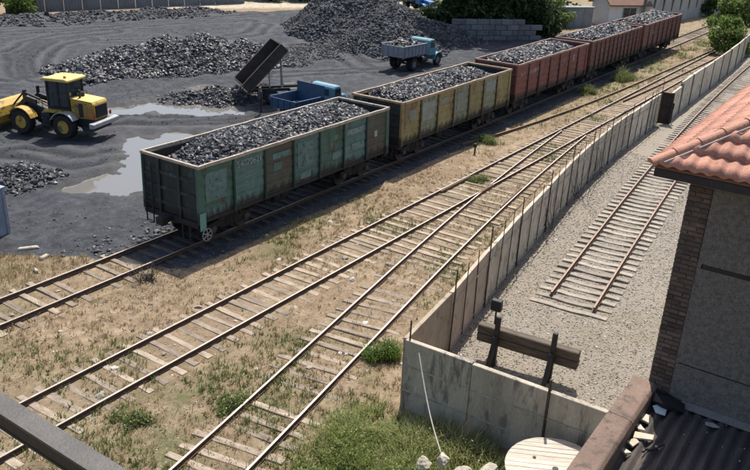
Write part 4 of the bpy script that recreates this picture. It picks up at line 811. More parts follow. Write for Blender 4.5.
def wheel(parent, x, y, r, wd, tm, rm):
    e = empty("wheel", (x, y, r), 0 if y < 0 else math.pi); e.parent = parent; link("tyre", tm, None, e); link("rim", rm, None, e); return e
ld = empty("wheel_loader", (25.37, 38.95, .10), R(108), "yellow wheel loader with its bucket cut by the left edge", "wheel loader")
tm = tyre_mesh(.68, .52); rm = rim_mesh(.68, .52, YEL)
for x_ in (-1.375, 1.375):
    for s in (-.98, .98): wheel(ld, x_, s, .68, .52, tm, rm)
q = MB(); q.extrude([(-3.05, -.62, 1.1), (-3.05, -.62, 1.95), (-2.95, -.62, 2.08), (-1.55, -.62, 2.18), (-1.55, -.62, 1.1)], (0, 1.24, 0)); hd = q.build("engine_hood", YEL, ld, bevel=.04)
q = MB(); q.extrude([(-3.02, -.64, 1.965), (-2.94, -.64, 2.10), (-1.56, -.64, 2.20), (-1.56, -.64, 2.17), (-2.93, -.64, 2.06), (-3.0, -.64, 1.955)], (0, 1.28, 0)); q.build("hood_top", YELT, hd)
q = MB(); q.box(-3.085, -3.052, -.5, .5, 1.2, 1.9); g_ = q.build("grille", DRK, hd)
for z_ in np.arange(1.25, 1.9, .1): q = MB(); q.box(-3.11, -3.086, -.48, .48, z_, z_ + .04); q.build("slat", DRK, g_)
for s in (-1, 1):
    q = MB(); q.box(-3.0, -2.45, s * .645 - .01, s * .645 + .01, 1.18, 1.75); q.build("side_vent", M("loader_orange", (.40, .19, .06), (.3, .14, .05), 3, .6), hd)
    q = MB(); q.box(-2.35, -2.1, s * .645 - .01, s * .645 + .01, 1.2, 1.95); q.build("side_panel", DRK, hd)
q = MB(); q.tube((-1.95, .25, 2.12), (-1.95, .25, 2.62), .06, .06, 10); q.build("exhaust", DRK, ld); q = MB(); q.lathe([(.16, 2.12), (.16, 2.36), (.12, 2.42)], 14, (-1.75, -.2, 0)); q.build("air_cleaner", DRK, ld)
q = MB(); q.box(-3.1, -.2, -.55, .55, .62, 1.1); q.build("rear_frame", DRK, ld, bevel=.03)
q = MB(); q.hexa([(-3.35, -1.2, .78), (-3.05, -1.2, .74), (-3.05, 1.2, .74), (-3.35, 1.2, .78), (-3.35, -1.2, 1.02), (-3.05, -1.2, 1.06), (-3.05, 1.2, 1.06), (-3.35, 1.2, 1.02)]); q.build("counterweight", GREY, ld, bevel=.03)
q = MB(); q.box(-3.0, -2.4, -.9, .9, .5, .75); q.build("rear_skirt", DRK, ld)
for s in (-1, 1):
    b = MB(); V = []
    for i in range(9):
        a = R(25 + 125 * i / 8); V += [(-1.375 + .78 * math.cos(a), s * .72, .68 + .78 * math.sin(a)), (-1.375 + .78 * math.cos(a), s * 1.26, .68 + .78 * math.sin(a)), (-1.375 + .83 * math.cos(a), s * 1.26, .68 + .83 * math.sin(a)), (-1.375 + .83 * math.cos(a), s * .72, .68 + .83 * math.sin(a))]
    b.add(V, [(i * 4 + j, i * 4 + 4 + j, i * 4 + 4 + (j + 1) % 4, i * 4 + (j + 1) % 4) for i in range(8) for j in range(4)] + [(0, 1, 2, 3), (35, 34, 33, 32)]); b.build("rear_fender", GREY if s > 0 else DRK, ld)
    b = MB(); V = []
    for i in range(8):
        a = R(40 + 120 * i / 7); V += [(1.375 + .78 * math.cos(a), s * .70, .68 + .78 * math.sin(a)), (1.375 + .78 * math.cos(a), s * 1.28, .68 + .78 * math.sin(a)), (1.375 + .84 * math.cos(a), s * 1.28, .68 + .84 * math.sin(a)), (1.375 + .84 * math.cos(a), s * .70, .68 + .84 * math.sin(a))]
    b.add(V, [(i * 4 + j, i * 4 + 4 + j, i * 4 + 4 + (j + 1) % 4, i * 4 + (j + 1) % 4) for i in range(7) for j in range(4)] + [(0, 1, 2, 3), (31, 30, 29, 28)]); b.build("front_fender", YEL, ld)
    q = MB(); q.box(-1.5, -.2, s * .98 - .2, s * .98 + .2, 1.42, 1.52); q.build("step_platform", YEL, ld)
    q = MB(); q.box(-.5, .05, s * .92 - .16, s * .92 + .16, .55, 1.35); q.build("fuel_tank", DRK, ld, bevel=.03)
cx0, cx1, cy_ = -1.55, -.12, .68
q = MB(); q.box(cx0, cx1, -cy_, cy_, 1.1, 1.62); cb = q.build("cab", DRK, ld, bevel=.02)
for x_ in (cx0 + .05, -.85, cx1 - .05):
    for s in (-1, 1): q = MB(); q.box(x_ - .05, x_ + .05, s * (cy_ - .05) - .05, s * (cy_ - .05) + .05, 1.62, 3.06); q.build("pillar", DRK, cb)
for s in (-1, 1): q = MB(); q.box(cx0 + .1, cx1 - .1, s * (cy_ - .05) - .008, s * (cy_ - .05) + .008, 1.66, 3.04); q.build("side_window", GLASS, cb)
q = MB(); q.box(cx1 - .06, cx1 - .045, -cy_ + .1, cy_ - .1, 1.66, 3.04); q.build("windscreen", GLASS, cb); q = MB(); q.box(cx0 + .045, cx0 + .06, -cy_ + .1, cy_ - .1, 1.9, 3.04); q.build("rear_window", GLASS, cb)
q = MB(); q.extrude([(cx0 - .12, -.84, 3.06), (cx0 - .12, -.84, 3.18), (cx0 + .1, -.84, 3.24), (cx1, -.84, 3.22), (cx1 + .2, -.84, 3.15), (cx1 + .2, -.84, 3.06)], (0, 1.68, 0)); q.build("cab_roof", YELT, cb, bevel=.03)
for s in (-1, 1): q = MB(); q.tube((cx1, s * .7, 2.7), (cx1 + .25, s * 1.0, 2.7), .018, .018, 5); q.box(cx1 + .2, cx1 + .26, s * 1.02 - .1, s * 1.02 + .1, 2.4, 2.8); q.build("mirror", DRK, cb)
q = MB(); q.hexa([(-.2, -.4, .7), (1.9, -.42, .6), (1.9, .42, .6), (-.2, .4, .7), (-.2, -.4, 1.25), (1.6, -.4, 1.75), (1.6, .4, 1.75), (-.2, .4, 1.25)]); q.build("front_frame", DRK, ld, bevel=.03)
for s in (-1, 1):
    q = MB(); q.extrude([(.75, s * .48 - .06, 1.55), (.75, s * .48 - .06, 1.85), (1.4, s * .48 - .06, 2.0), (2.6, s * .48 - .06, .95), (2.75, s * .48 - .06, .55), (2.5, s * .48 - .06, .5), (2.2, s * .48 - .06, 1.0), (1.35, s * .48 - .06, 1.68)], (0, .12, 0)); q.build("lift_arm", DRK, ld, bevel=.015)
    q = MB(); q.tube((.6, s * .3, 1.0), (1.9, s * .48, 1.35), .06, .06, 8); q.build("lift_cylinder", GREY, ld)
q = MB(); q.tube((.9, 0, 1.75), (1.9, 0, 2.05), .07, .07, 8); q.extrude([(1.7, -.06, 1.5), (1.8, -.06, 2.2), (2.0, -.06, 2.15), (2.0, -.06, 1.3)], (0, .12, 0)); q.tube((1.9, 0, 2.1), (2.8, 0, 1.2), .05, .05, 8); q.build("bucket_linkage", DRK, ld)
b = MB(); prof = [(2.75, .45), (2.62, .85), (2.72, 1.3), (3.0, 1.55), (3.2, 1.6), (3.16, 1.54), (3.02, 1.49), (2.79, 1.26), (2.70, .86), (2.83, .5), (3.1, .28), (3.95, .18), (3.95, .12), (3.05, .2)]
b.extrude([(x_, -1.45, z_) for x_, z_ in prof], (0, 2.9, 0)); bk = b.build("bucket", YEL, ld)
for s in (-1, 1): q = MB(); q.extrude([(2.72, s * 1.47 - .02, .5), (2.66, s * 1.47 - .02, .86), (2.76, s * 1.47 - .02, 1.3), (3.1, s * 1.47 - .02, 1.55), (3.9, s * 1.47 - .02, .16), (3.05, s * 1.47 - .02, .24)], (0, .04, 0)); q.build("bucket_side", YEL, bk)
for y_ in np.linspace(-1.3, 1.3, 8): q = MB(); q.hexa([(3.9, y_ - .06, .105), (4.15, y_ - .03, .12), (4.15, y_ + .03, .12), (3.9, y_ + .06, .105), (3.9, y_ - .06, .19), (4.15, y_ - .03, .14), (4.15, y_ + .03, .14), (3.9, y_ + .06, .19)]); q.build("tooth", GREY, bk)

for s in (-1, 1):
    q = MB(); q.path([(-.15, s * 1.12, 1.5), (-.15, s * 1.12, 2.3), (-.75, s * 1.12, 2.3), (-1.4, s * 1.12, 2.25), (-1.4, s * 1.12, 1.5)], .02, 6); q.build("handrail", DRK, ld)
    q = MB(); q.box(-.06, .10, s * .5 - .11, s * .5 + .11, 3.02, 3.2); q.build("work_light", GREY, ld, bevel=.015)
    q = MB(); q.box(-3.13, -3.1, s * .72 - .08, s * .72 + .08, 1.2, 1.42); q.build("tail_light", M("tail_light_red", (.35, .03, .02), None, 3, .4), ld)
    for z_ in (.45, .75, 1.05): q = MB(); q.box(-.45, -.05, s * 1.12 - .03, s * 1.12 + .14 * s * s, z_, z_ + .04); q.build("step", DRK, ld)
    q = MB(); q.path([(.2, s * .3, 1.5), (.6, s * .42, 1.75), (1.1, s * .40, 1.8), (1.7, s * .34, 1.7)], .025, 6); q.build("hose", TYRE, ld)
q = MB(); q.lathe([(.07, 3.23), (.08, 3.32), (.05, 3.36)], 12, (-1.3, .5, 0)); q.build("beacon", M("beacon_amber", (.6, .25, .03), None, 3, .3), ld)
ttm = tyre_mesh(.50, .27, 14)
def truck(name, label, loc, rz, cabm, bodym, bodyd, blen=3.1, bh=.75, tilt=0, load=False, head=0.0, z_floor=1.15, long_=False, inner=None, group=None, cab=True):
    t = empty(name, loc, rz, label, "truck", group); rmx = rim_mesh(.50, .27, M("truck_rim_" + cabm.name, (.20, .22, .23), (.1, .1, .1), 4, .6))
    fx, rx = 2.15, -1.55
    for s in (-1, 1):
        wheel(t, fx, s * .9, .5, .27, ttm, rmx); wheel(t, rx, s * 1.0, .5, .27, ttm, rmx); wheel(t, rx, s * .68, .5, .27, ttm, rmx)
        q = MB(); q.box(-3.0, 2.9 if cab else 2.3, s * .4 - .05, s * .4 + .05, .72, .92); q.build("chassis_rail", DRK, t)
        q = MB(); q.lathe([(.24, -.45), (.26, -.4), (.26, .4), (.24, .45)], 12, (.2, s * .78, .72), 'X'); q.build("fuel_tank", DRK, t)
    for x_ in (fx, rx): q = MB(); q.tube((x_, -.95, .5), (x_, .95, .5), .08, .08, 8); q.build("axle", DRK, t)
    def cabin():
        q = MB(); q.extrude([(.75, -1.05, .95), (.75, -1.05, 2.15), (.95, -1.05, 2.32), (1.45, -1.05, 2.30), (1.62, -1.05, 1.72), (1.75, -1.05, 1.6), (1.75, -1.05, .95)], (0, 2.1, 0)); cb_ = q.build("cab", cabm, t, bevel=.06)
        q = MB(); q.extrude([(1.76, -.52, .95), (1.76, -.56, 1.58), (2.75, -.46, 1.46), (2.92, -.42, 1.30), (2.95, -.42, .85)], (0, 1.0, 0)); q.build("bonnet", cabm, cb_, bevel=.06)
        q = MB(); q.box(2.951, 2.985, -.42, .42, .85, 1.25); gr = q.build("grille", GREY, cb_)
        for y_ in np.linspace(-.35, .35, 8): q = MB(); q.box(2.986, 3.0, y_ - .012, y_ + .012, .88, 1.22); q.build("grille_bar", DRK, gr)
        for s in (-1, 1):
            b = MB(); V = []
            for i in range(8):
                a = R(5 + 170 * i / 7); V += [(fx + .62 * math.cos(a), s * .55, .5 + .60 * math.sin(a)), (fx + .62 * math.cos(a), s * 1.1, .5 + .60 * math.sin(a)), (fx + .68 * math.cos(a), s * 1.1, .5 + .66 * math.sin(a)), (fx + .68 * math.cos(a), s * .55, .5 + .66 * math.sin(a))]
            b.add(V, [(i * 4 + j, i * 4 + 4 + j, i * 4 + 4 + (j + 1) % 4, i * 4 + (j + 1) % 4) for i in range(7) for j in range(4)] + [(0, 1, 2, 3), (31, 30, 29, 28)]); b.build("fender", cabm, cb_)
            q = MB(); q.lathe([(.10, 0), (.11, .04), (.07, .07)], 14, (2.84, s * .72, 1.0), 'X'); q.build("headlight", GREY, cb_)
            q = MB(); q.box(.85, 1.42, s * 1.065 - .008, s * 1.065 + .008, 1.62, 2.12); q.build("side_window", GLASS, cb_)
            q = MB(); q.box(.88, .98, s * 1.075 - .02, s * 1.075 + .02, 1.42, 1.46); q.build("door_handle", GREY, cb_)
        q = MB(); q.hexa([(1.615, -.92, 1.72), (1.635, -.92, 1.72), (1.635, .92, 1.72), (1.615, .92, 1.72), (1.475, -.88, 2.22), (1.495, -.88, 2.22), (1.495, .88, 2.22), (1.475, .88, 2.22)]); q.build("windscreen", GLASS, cb_)
        q = MB(); q.box(.735, .748, -.6, .6, 1.6, 2.05); q.build("rear_window", GLASS, cb_)
        q = MB(); q.box(3.0, 3.12, -1.1, 1.1, .55, .75); q.build("bumper", GREY, t, bevel=.02)
    if cab: cabin()
    else:
        q = MB(); q.hexa([(2.0, -.45, .74), (3.1, -.05, .74), (3.1, .05, .74), (2.0, .45, .74), (2.0, -.45, .86), (3.1, -.05, .86), (3.1, .05, .86), (2.0, .45, .86)]); q.build("drawbar", DRK, t)

    # cargo body, hinged at its tail
    hx, hz = -2.75, z_floor; bd = empty("cargo_body", (hx, 0, hz)); bd.parent = t; bd.rotation_euler = (0, -tilt, 0)
    x0_, x1_ = -.35, -.35 + blen; im = inner or bodyd
    q = MB(); q.box(x0_, x1_, -1.15, 1.15, 0, .09); q.build("floor", im, bd)
    for s in (-1, 1):
        q = MB(); q.box(x0_, x1_, s * 1.16 - .03, s * 1.16 + .03, .092, .09 + bh); sdw = q.build("side_board", bodym, bd)
        for x_ in np.linspace(x0_ + .06, x1_ - .06, 7): q = MB(); q.box(x_ - .035, x_ + .035, s * 1.215 - .024, s * 1.215 + .024, .06, .07 + bh); q.build("stake", bodyd if not load else bodym, sdw)
        q = MB(); q.box(x0_, x1_, s * 1.205 - .05, s * 1.205 + .05, .09 + bh, .15 + bh); q.build("top_rail", bodym, sdw)
    q = MB(); q.box(x0_ - .06, x0_ - .003, -1.15, 1.15, .05, .09 + bh); tg = q.build("tailgate", bodym, bd)
    for y_ in np.linspace(-1.05, 1.05, 5): q = MB(); q.box(x0_ - .10, x0_ - .063, y_ - .035, y_ + .035, .04, .08 + bh); q.build("tailgate_rib", bodym, tg)
    q = MB(); q.box(x1_ + .003, x1_ + .06, -1.19, 1.19, .05, .09 + bh + head); q.build("headboard", bodym, bd)
    for s in (-.45, .45): q = MB(); q.box(x0_ + .1, x1_ - .1, s - .05, s + .05, -.16, -.003); q.build("sub_rail", DRK, bd)
    if tilt:
        top = Matrix.Rotation(-tilt, 4, 'Y') @ Vector((blen * .80, 0, -.1)); top = top + Vector((hx, 0, hz))
        q = MB(); q.tube((-.55, 0, .85), (top.x, 0, top.z), .09, .06, 10); q.build("hydraulic_ram", GREY, t)
        mid = Matrix.Rotation(-tilt, 4, 'Y') @ Vector((blen * .42, -.6, -.1)); mid = mid + Vector((hx, 0, hz)); q = MB(); q.tube((mid.x + .05, -.6, .85), (mid.x, -.6, mid.z), .05, .05, 8); q.build("prop", GREY, t)
    return t
TEAL = M("truck_teal", (.14, .31, .35), (.09, .22, .26), 2, .6, .2, 14, c3=(.12, .12, .115), t3=.58, rnd=.04); BLU = M("truck_blue", (.028, .085, .175), (.018, .055, .12), 2, .6, .2, 14, c3=(.06, .062, .07), t3=.57, rnd=.04)
SKYB = M("truck_light_blue", (.17, .34, .42), (.11, .24, .31), 2, .6, .2, 14, c3=(.13, .14, .14), t3=.58, rnd=.04); BLU2 = M("truck_bright_blue", (.04, .17, .38), (.03, .13, .3), 2, .5, .15, 14, rnd=.04)
BGREY = M("body_grey", (.27, .29, .32), (.19, .20, .225), 2, .65, .2, 16, c3=(.13, .12, .115), t3=.64); BDARK = M("body_rusty_black", (.075, .058, .048), (.038, .033, .03), 2, .75, .3, 16, c3=(.10, .07, .05), t3=.6); BTAN = M("body_tan_inside", (.24, .20, .15), (.15, .125, .10), 2, .85, .3, 16)
truck("truck", "grey-bodied tipper truck with teal cab, loaded with coal below the tall pile", (57.3, 34.9, .12), R(-3), TEAL, BGREY, BDARK, 3.1, .85, load=True)
ol = mesh_np("coal_load", np.array([(-1.45, -1.05, 0), (1.45, -1.05, 0), (1.45, 1.05, 0), (-1.45, 1.05, 0), (-.6, -.3, .4), (.6, -.3, .45), (.6, .3, .42), (-.6, .3, .38)]), np.array([(0, 1, 5, 4), (1, 2, 6, 5), (2, 3, 7, 6), (3, 0, 4, 7), (4, 5, 6, 7), (3, 2, 1, 0)]), COALBED); ol.location = (55.75, 34.98, 1.95); ol.rotation_euler = (0, 0, R(-3)); tag(ol, "coal heaped in the grey truck body", "coal", kind="stuff")
px = rng.uniform(-1.4, 1.4, 420); py = rng.uniform(-1.0, 1.0, 420); scatter("coal_lumps", COAL, np.stack([px, py, .45 * np.minimum(1, np.minimum((1.5 - np.abs(px)) / .9, (1.1 - np.abs(py)) / .8)) + .02], -1), rng.uniform(.08, .22, 420), parent=ol)["kind"] = "stuff"
bt_ = truck("truck", "blue truck with empty tan-floored cargo box behind the green wagon", (37.5, 29.9, .1), R(-4), SKYB, BLU, BLU, 2.6, .6, head=.72, inner=BTAN); bt_.scale = (.88, .95, .93)
tt_ = truck("tipping_trailer", "tipping trailer with its rusty black bed raised, dumping toward the small pile", (40.6, 34.6, .1), R(-33), BDARK, BDARK, BDARK, 3.6, .62, tilt=R(45), cab=False, inner=M("trailer_bed_brown", (.17, .14, .115), (.10, .085, .07), 2, .8, .3, 16)); tt_["category"] = "trailer"
truck("truck", "bright blue truck parked at the top edge beyond the tall pile", (91.8, 55.8, .1), R(-112), BLU2, BLU2, BDARK, 3.4, 1.1)

# ------------------------------------------------------------------ person by the tipper
def person(loc, rz, label):
    V = [(0, 0, .95), (0, 0, 1.15), (0, 0, 1.38), (0, 0, 1.50), (.02, 0, 1.60), (.02, 0, 1.70),
         (0, .10, .90), (.03, .12, .50), (-.01, .13, .09), (.12, .14, .04), (0, -.10, .90), (-.02, -.12, .50), (-.06, -.13, .09), (.07, -.14, .04),
         (0, .19, 1.40), (.02, .25, 1.14), (.14, .22, .93), (.19, .21, .85), (0, -.19, 1.40), (.02, -.25, 1.14), (.10, -.23, .91), (.14, -.22, .83)]
    E_ = [(0, 1), (1, 2), (2, 3), (3, 4), (4, 5), (0, 6), (6, 7), (7, 8), (8, 9), (0, 10), (10, 11), (11, 12), (12, 13), (2, 14), (14, 15), (15, 16), (16, 17), (2, 18), (18, 19), (19, 20), (20, 21)]
    rad = [.15, .145, .16, .06, .095, .09, .10, .07, .055, .05, .10, .07, .055, .05, .075, .055, .045, .04, .075, .055, .045, .04]
    me = bpy.data.meshes.new("person"); me.from_pydata(V, E_, []); o = bpy.data.objects.new("person", me); COL.objects.link(o)
    md = o.modifiers.new("skin", 'SKIN'); sv = me.skin_vertices[0].data
    for i, r_ in enumerate(rad): sv[i].radius = (r_, r_ * (1.0 if i != 2 else .8)); 
    sv[0].use_root = True; sub = o.modifiers.new("sub", 'SUBSURF'); sub.levels = 2; sub.render_levels = 2
    dg = bpy.context.evaluated_depsgraph_get(); m2 = bpy.data.meshes.new_from_object(o.evaluated_get(dg)); bpy.data.objects.remove(o)
    m2.materials.clear()
    mm, tt, bb = nodes_of("person_clothes"); tc = tt.nodes.new("ShaderNodeTexCoord"); sp_ = tt.nodes.new("ShaderNodeSeparateXYZ"); tt.links.new(tc.outputs["Object"], sp_.inputs[0])
    col = ramp(tt, mth(tt, 'DIVIDE', sp_.outputs[2], 1.8), [(.0, (.02, .018, .016)), (.06, (.03, .032, .04)), (.52, (.05, .055, .07)), (.825, (.05, .055, .07)), (.84, (.32, .19, .13)), (.94, (.32, .19, .13)), (.955, (.02, .017, .015))])
    col.node.color_ramp.interpolation = 'CONSTANT'; tt.links.new(col, bb.inputs["Base Color"]); bb.inputs["Roughness"].default_value = .85
    m2.materials.append(mm)
    for p_ in m2.polygons: p_.use_smooth = True
    o2 = bpy.data.objects.new("person", m2); COL.objects.link(o2); o2.location = loc; o2.rotation_euler = (0, 0, rz); return tag(o2, label, "person")
person((36.5, 33.55, .08), R(150), "person in dark work clothes standing beside the raised trailer bed")

# ------------------------------------------------------------------ background walls, fences, houses
BF = M("back_fence_grey", (.20, .21, .22), (.14, .145, .15), .8, .8, .3, 10, rnd=.06)
fn = empty("sheet_fence", (58, 79.5, 0), 0, "grey sheet-metal fence at the back left of the coal yard", "fence"); a = Vector((50.5, 84.6, 0)); b_ = Vector((79.0, 75.2, 0)); L = (b_ - a).length; k_ = 14
for i in range(k_):
    p = a.lerp(b_, (i + .5) / k_) - Vector((58, 79.5, 0)); q = MB(); w_ = L / k_
    prof = []
    for j in range(13): prof.append((-w_ / 2 + .02 + (w_ - .04) * j / 12, .03 if j % 2 else -.03, 0))
    V = [(x_, y_, -.1) for x_, y_, z_ in prof] + [(x_, y_, 2.6) for x_, y_, z_ in prof] + [(x_, y_ + .04, -.1) for x_, y_, z_ in prof] + [(x_, y_ + .04, 2.6) for x_, y_, z_ in prof]
    q.add(V, [(j, j + 1, 14 + j, 13 + j) for j in range(12)] + [(26 + j, 39 + j, 40 + j, 27 + j) for j in range(12)] + [(13 + j, 14 + j, 40 + j, 39 + j) for j in range(12)])
    q.build("sheet", BF, fn, loc=p, rot=(0, 0, math.atan2(b_.y - a.y, b_.x - a.x)))
BLK_W = M("block_wall_stone", (.24, .24, .235), (.15, .15, .15), 1.2, .92, .5, 12, c3=(.10, .10, .10), t3=.6, rnd=.2)
bl = empty("block_wall", (73, 41, 0), 0, "weathered concrete block wall standing in tree shade behind the red wagon", "wall"); a = Vector((72.6, 40.6, 0)); b_ = Vector((80.8, 33.4, 0)); d = (b_ - a); L = d.length; ang = math.atan2(d.y, d.x); nb = 8
for r_ in range(4):
    for i in range(nb):
        if r_ == 3 and random.random() < .25: continue
        off_ = .5 if r_ % 2 else 0; s0 = (i + off_) * L / nb; s1 = s0 + L / nb - .05
        if s1 > L: continue
        p = a + d.normalized() * ((s0 + s1) / 2) - Vector((73, 41, 0)); q = MB(); hL = (s1 - s0) / 2; q.box(-hL, hL, -.25 + random.uniform(-.04, .04), .25, r_ * .56 - (.3 if r_ == 0 else 0), r_ * .56 + .53); q.build("block", BLK_W, bl, loc=p, rot=(0, 0, ang), bevel=.03)
WH = M("white_render", (.82, .82, .82), (.72, .72, .73), 2, .85, .2, 14); RT = M("old_red_roof", (.24, .13, .09), (.16, .09, .065), 2, .85, .3, 12, c3=(.3, .2, .15), t3=.6)
hs = empty("white_house", (101.5, 32.0, 0), R(-38), "small white house with red-brown roof beyond the train", "house")
q = MB(); q.box(-2.6, 2.9, -2.0, 2.0, -.2, 2.7); hw = q.build("wall", WH, hs)
q = MB(); q.box(-.6, 1.2, -2.03, -2.002, .9, 2.3); wn = q.build("window", GLASS, hs)
for x_ in (-.62, .28, 1.18): q = MB(); q.box(x_ - .05, x_ + .05, -2.08, -2.032, .85, 2.35); q.build("frame", M("house_frame", (.25, .33, .36), None, 3), wn)
q = MB(); q.extrude([(-2.95, -2.5, 2.55), (-2.95, 0, 4.3), (-2.95, 2.5, 2.55), (-2.95, 2.5, 2.7), (-2.95, 0, 4.45), (-2.95, -2.5, 2.7)], (6.2, 0, 0)); rf_ = q.build("roof", RT, hs)
q = MB(); q.extrude([(-2.58, -1.98, 2.7), (-2.58, 0, 4.1), (-2.58, 1.98, 2.7)], (.1, 0, 0)); q.build("gable", WH, hs); q = MB(); q.extrude([(2.78, -1.98, 2.7), (2.78, 0, 4.1), (2.78, 1.98, 2.7)], (.1, 0, 0)); q.build("gable", WH, hs)
q = MB(); q.box(3.4, 4.3, -1.6, -1.5, .2, 2.2); q.build("lean_to_frame", WH, hs)
gs = empty("grey_shed", (93.8, 36.0, 0), R(-37), "long grey shed wall left of the white house", "shed"); GSM = M("shed_grey", (.27, .29, .30), (.19, .20, .21), 1.2, .85, .3, 10)
for i in range(6): q = MB(); q.box(-4.2 + i * 1.3, -4.2 + i * 1.3 + 1.27, -.6, .6, -.2, 2.3); q.build("wall_panel", GSM, gs)
q = MB(); q.box(-4.4, 3.8, -.75, .75, 2.302, 2.42); q.build("roof", GSM, gs)
FWM = M("far_wall_concrete", (.40, .40, .39), (.30, .30, .29), .7, .9, .3, 10, rnd=.06); FWP = M("far_wall_post_shadow", (.14, .14, .14), None, 2)
rw = empty("ribbed_wall", (104, 28.2, 0), 0, "tall concrete wall with buttress posts coloured dark for their shadow beyond the end of the train", "wall"); a = Vector((101.5, 28.9, 0)); b_ = Vector((134, 25.0, 0)); d = b_ - a; L = d.length; ang = math.atan2(d.y, d.x); k_ = 11
for i in range(k_):
    p = a.lerp(b_, (i + .5) / k_) - Vector((104, 28.2, 0)); q = MB(); q.box(-L / k_ / 2 + .02, L / k_ / 2 - .02, -.12, .12, -.2, 5.2); q.build("panel", FWM, rw, loc=p, rot=(0, 0, ang))
    p = a.lerp(b_, i / k_) - Vector((104, 28.2, 0)); q = MB(); q.extrude([(-.14, -.16, 1.4), (-.14, -.42, 5.2), (-.14, -.122, 5.2), (-.14, -.122, 1.4)], (.28, 0, 0)); q.build("buttress", FWP, rw, loc=p, rot=(0, 0, ang))  # post colour kept dark to carry the shadow strips on the wall

# ------------------------------------------------------------------ right-hand building
ROUGH = M("roughcast", (.25, .225, .195), (.13, .118, .105), 14, .95, .9, 40, c3=(.085, .076, .067), t3=.54, s3=38, rnd=.04)
MORT = M("mortar", (.26, .235, .21), (.17, .155, .14), 6, .95, .4, 40); BRK = M("brick", (.155, .105, .08), (.095, .068, .054), 5, .9, .4, 40, rnd=.38); SOFF = M("soffit_dark", (.05, .04, .035), (.03, .026, .024), 4, .8)
XB, YB = 11.3, 2.13
bd = empty("tall_building", (XB, YB, 0), 0, "dark roughcast building with brick corner and pink tile roof on the right", "building")
q = MB(); q.box(.05, 14, -9.2, -.02, 0, 9.45); q.build("wall", MORT, bd)
for z0_, z1_, pr_ in ((3.0, 6.30, .0), (6.325, 7.93, .0), (8.02, 9.42, .035)):
    q = MB(); q.box(-.045 - pr_, .045, -9.2, -.33 - random.uniform(0, .02), z0_, z1_); q.build("render_panel", ROUGH, bd)
q = MB(); q.box(-.03, .045, -9.2, -.40, 7.931, 8.019); q.build("band", SOFF, bd)
bm_s = MB().box(-.055, .05, -.215, 0, 0, .062).mesh("brick", BRK, bevel=.006); bm_h = MB().box(-.055, .05, -.10, 0, 0, .062).mesh("brick", BRK, bevel=.006)
z_ = 5.3; row = 0
while z_ < 9.35:
    seq = [(bm_s, 0), (bm_h, -.225)] if row % 2 == 0 else [(bm_h, 0), (bm_s, -.11)]
    for me, y_ in seq: link("brick", me, None, bd, (random.uniform(-.008, .004), y_ - .001, z_), (0, 0, random.uniform(-.01, .01)))
    z_ += .0755; row += 1
q = MB(); q.box(-.03, .049, -.384, -.003, 3.0, 9.42); q.build("brick_backing", MORT, bd)
# roof: hipped, 30 degrees
EX, EY, EZ, TP_ = 10.8, 2.57, 9.48, math.tan(R(30))
TILE = M("roof_tile_pink", (.54, .275, .195), (.43, .205, .145), 3.5, .82, .3, 30, c3=(.33, .185, .14), t3=.56, rnd=.16, spec=.35); CAP = M("ridge_cap_pink", (.47, .23, .155), (.37, .18, .12), 3, .75, .25, 30, rnd=.06); WHT = M("white_trim", (.55, .51, .46), (.42, .39, .35), 4, .6)
er = Vector((EX - XB, EY - YB, EZ)); hy = 4.9
rf = empty("roof", (er.x, er.y, er.z)); rf.parent = bd
apex = (hy, -hy, hy * TP_); q = MB()
q.add([(0, 0, -.06), (14.9, 0, -.06), (14.9, -hy, hy * TP_ - .06), (hy, -hy, hy * TP_ - .06), (0, -2 * hy, -.06), (14.9, -2 * hy, -.06)], [(0, 1, 2, 3), (0, 3, 4), (4, 3, 2, 5)]); q.build("roof_deck", CAP, rf)
q = MB(); q.box(0.03, 14.9, -2 * hy, -.03, -.17, -.13); q.build("soffit", SOFF, rf)
q = MB(); q.box(.02, .05, -2 * hy, -.02, -.19, -.075); q.build("fascia", SOFF, rf); q = MB(); q.box(.052, 14.9, -.05, -.02, -.19, -.075); q.build("fascia", SOFF, rf)
import bmesh
TW, TL = .185, .35
def tile_geo():
    V = []; nx_, ny_ = 8, 2
    for j in range(ny_ + 1):
        for i in range(nx_ + 1):
            u_ = i / nx_; V.append((u_ * TW, j / ny_ * (TL + .02), .042 * (.5 - .5 * math.cos(2 * math.pi * u_)) + .034 * (1 - j / ny_)))
    n1_ = nx_ + 1; F_ = [(j * n1_ + i, j * n1_ + i + 1, (j + 1) * n1_ + i + 1, (j + 1) * n1_ + i) for j in range(ny_) for i in range(nx_)]
    o_ = len(V); V += [(x_, 0, z_ - .045) for x_, y_, z_ in V[:n1_]]; F_ += [(i + 1, i, o_ + i, o_ + i + 1) for i in range(nx_)]
    return V, F_
tv, tf = tile_geo(); tile_me = bpy.data.meshes.new("tile"); tile_me.from_pydata(tv, [], tf); tile_me.materials.append(TILE)
for p_ in tile_me.polygons: p_.use_smooth = p_.index < 16
cosp, sinp = math.cos(R(30)), math.sin(R(30))
Mf = Matrix(((0, cosp, -sinp, 0), (-1, 0, 0, 0), (0, sinp, cosp, 0), (0, 0, 0, 1)))          # front slope: u -> -Y, v -> up slope +X
Ml = Matrix(((1, 0, 0, 0), (0, -cosp, sinp, 0), (0, sinp, cosp, 0), (0, 0, 0, 1)))            # left slope: u -> +X, v -> up slope -Y
nt_ = 0
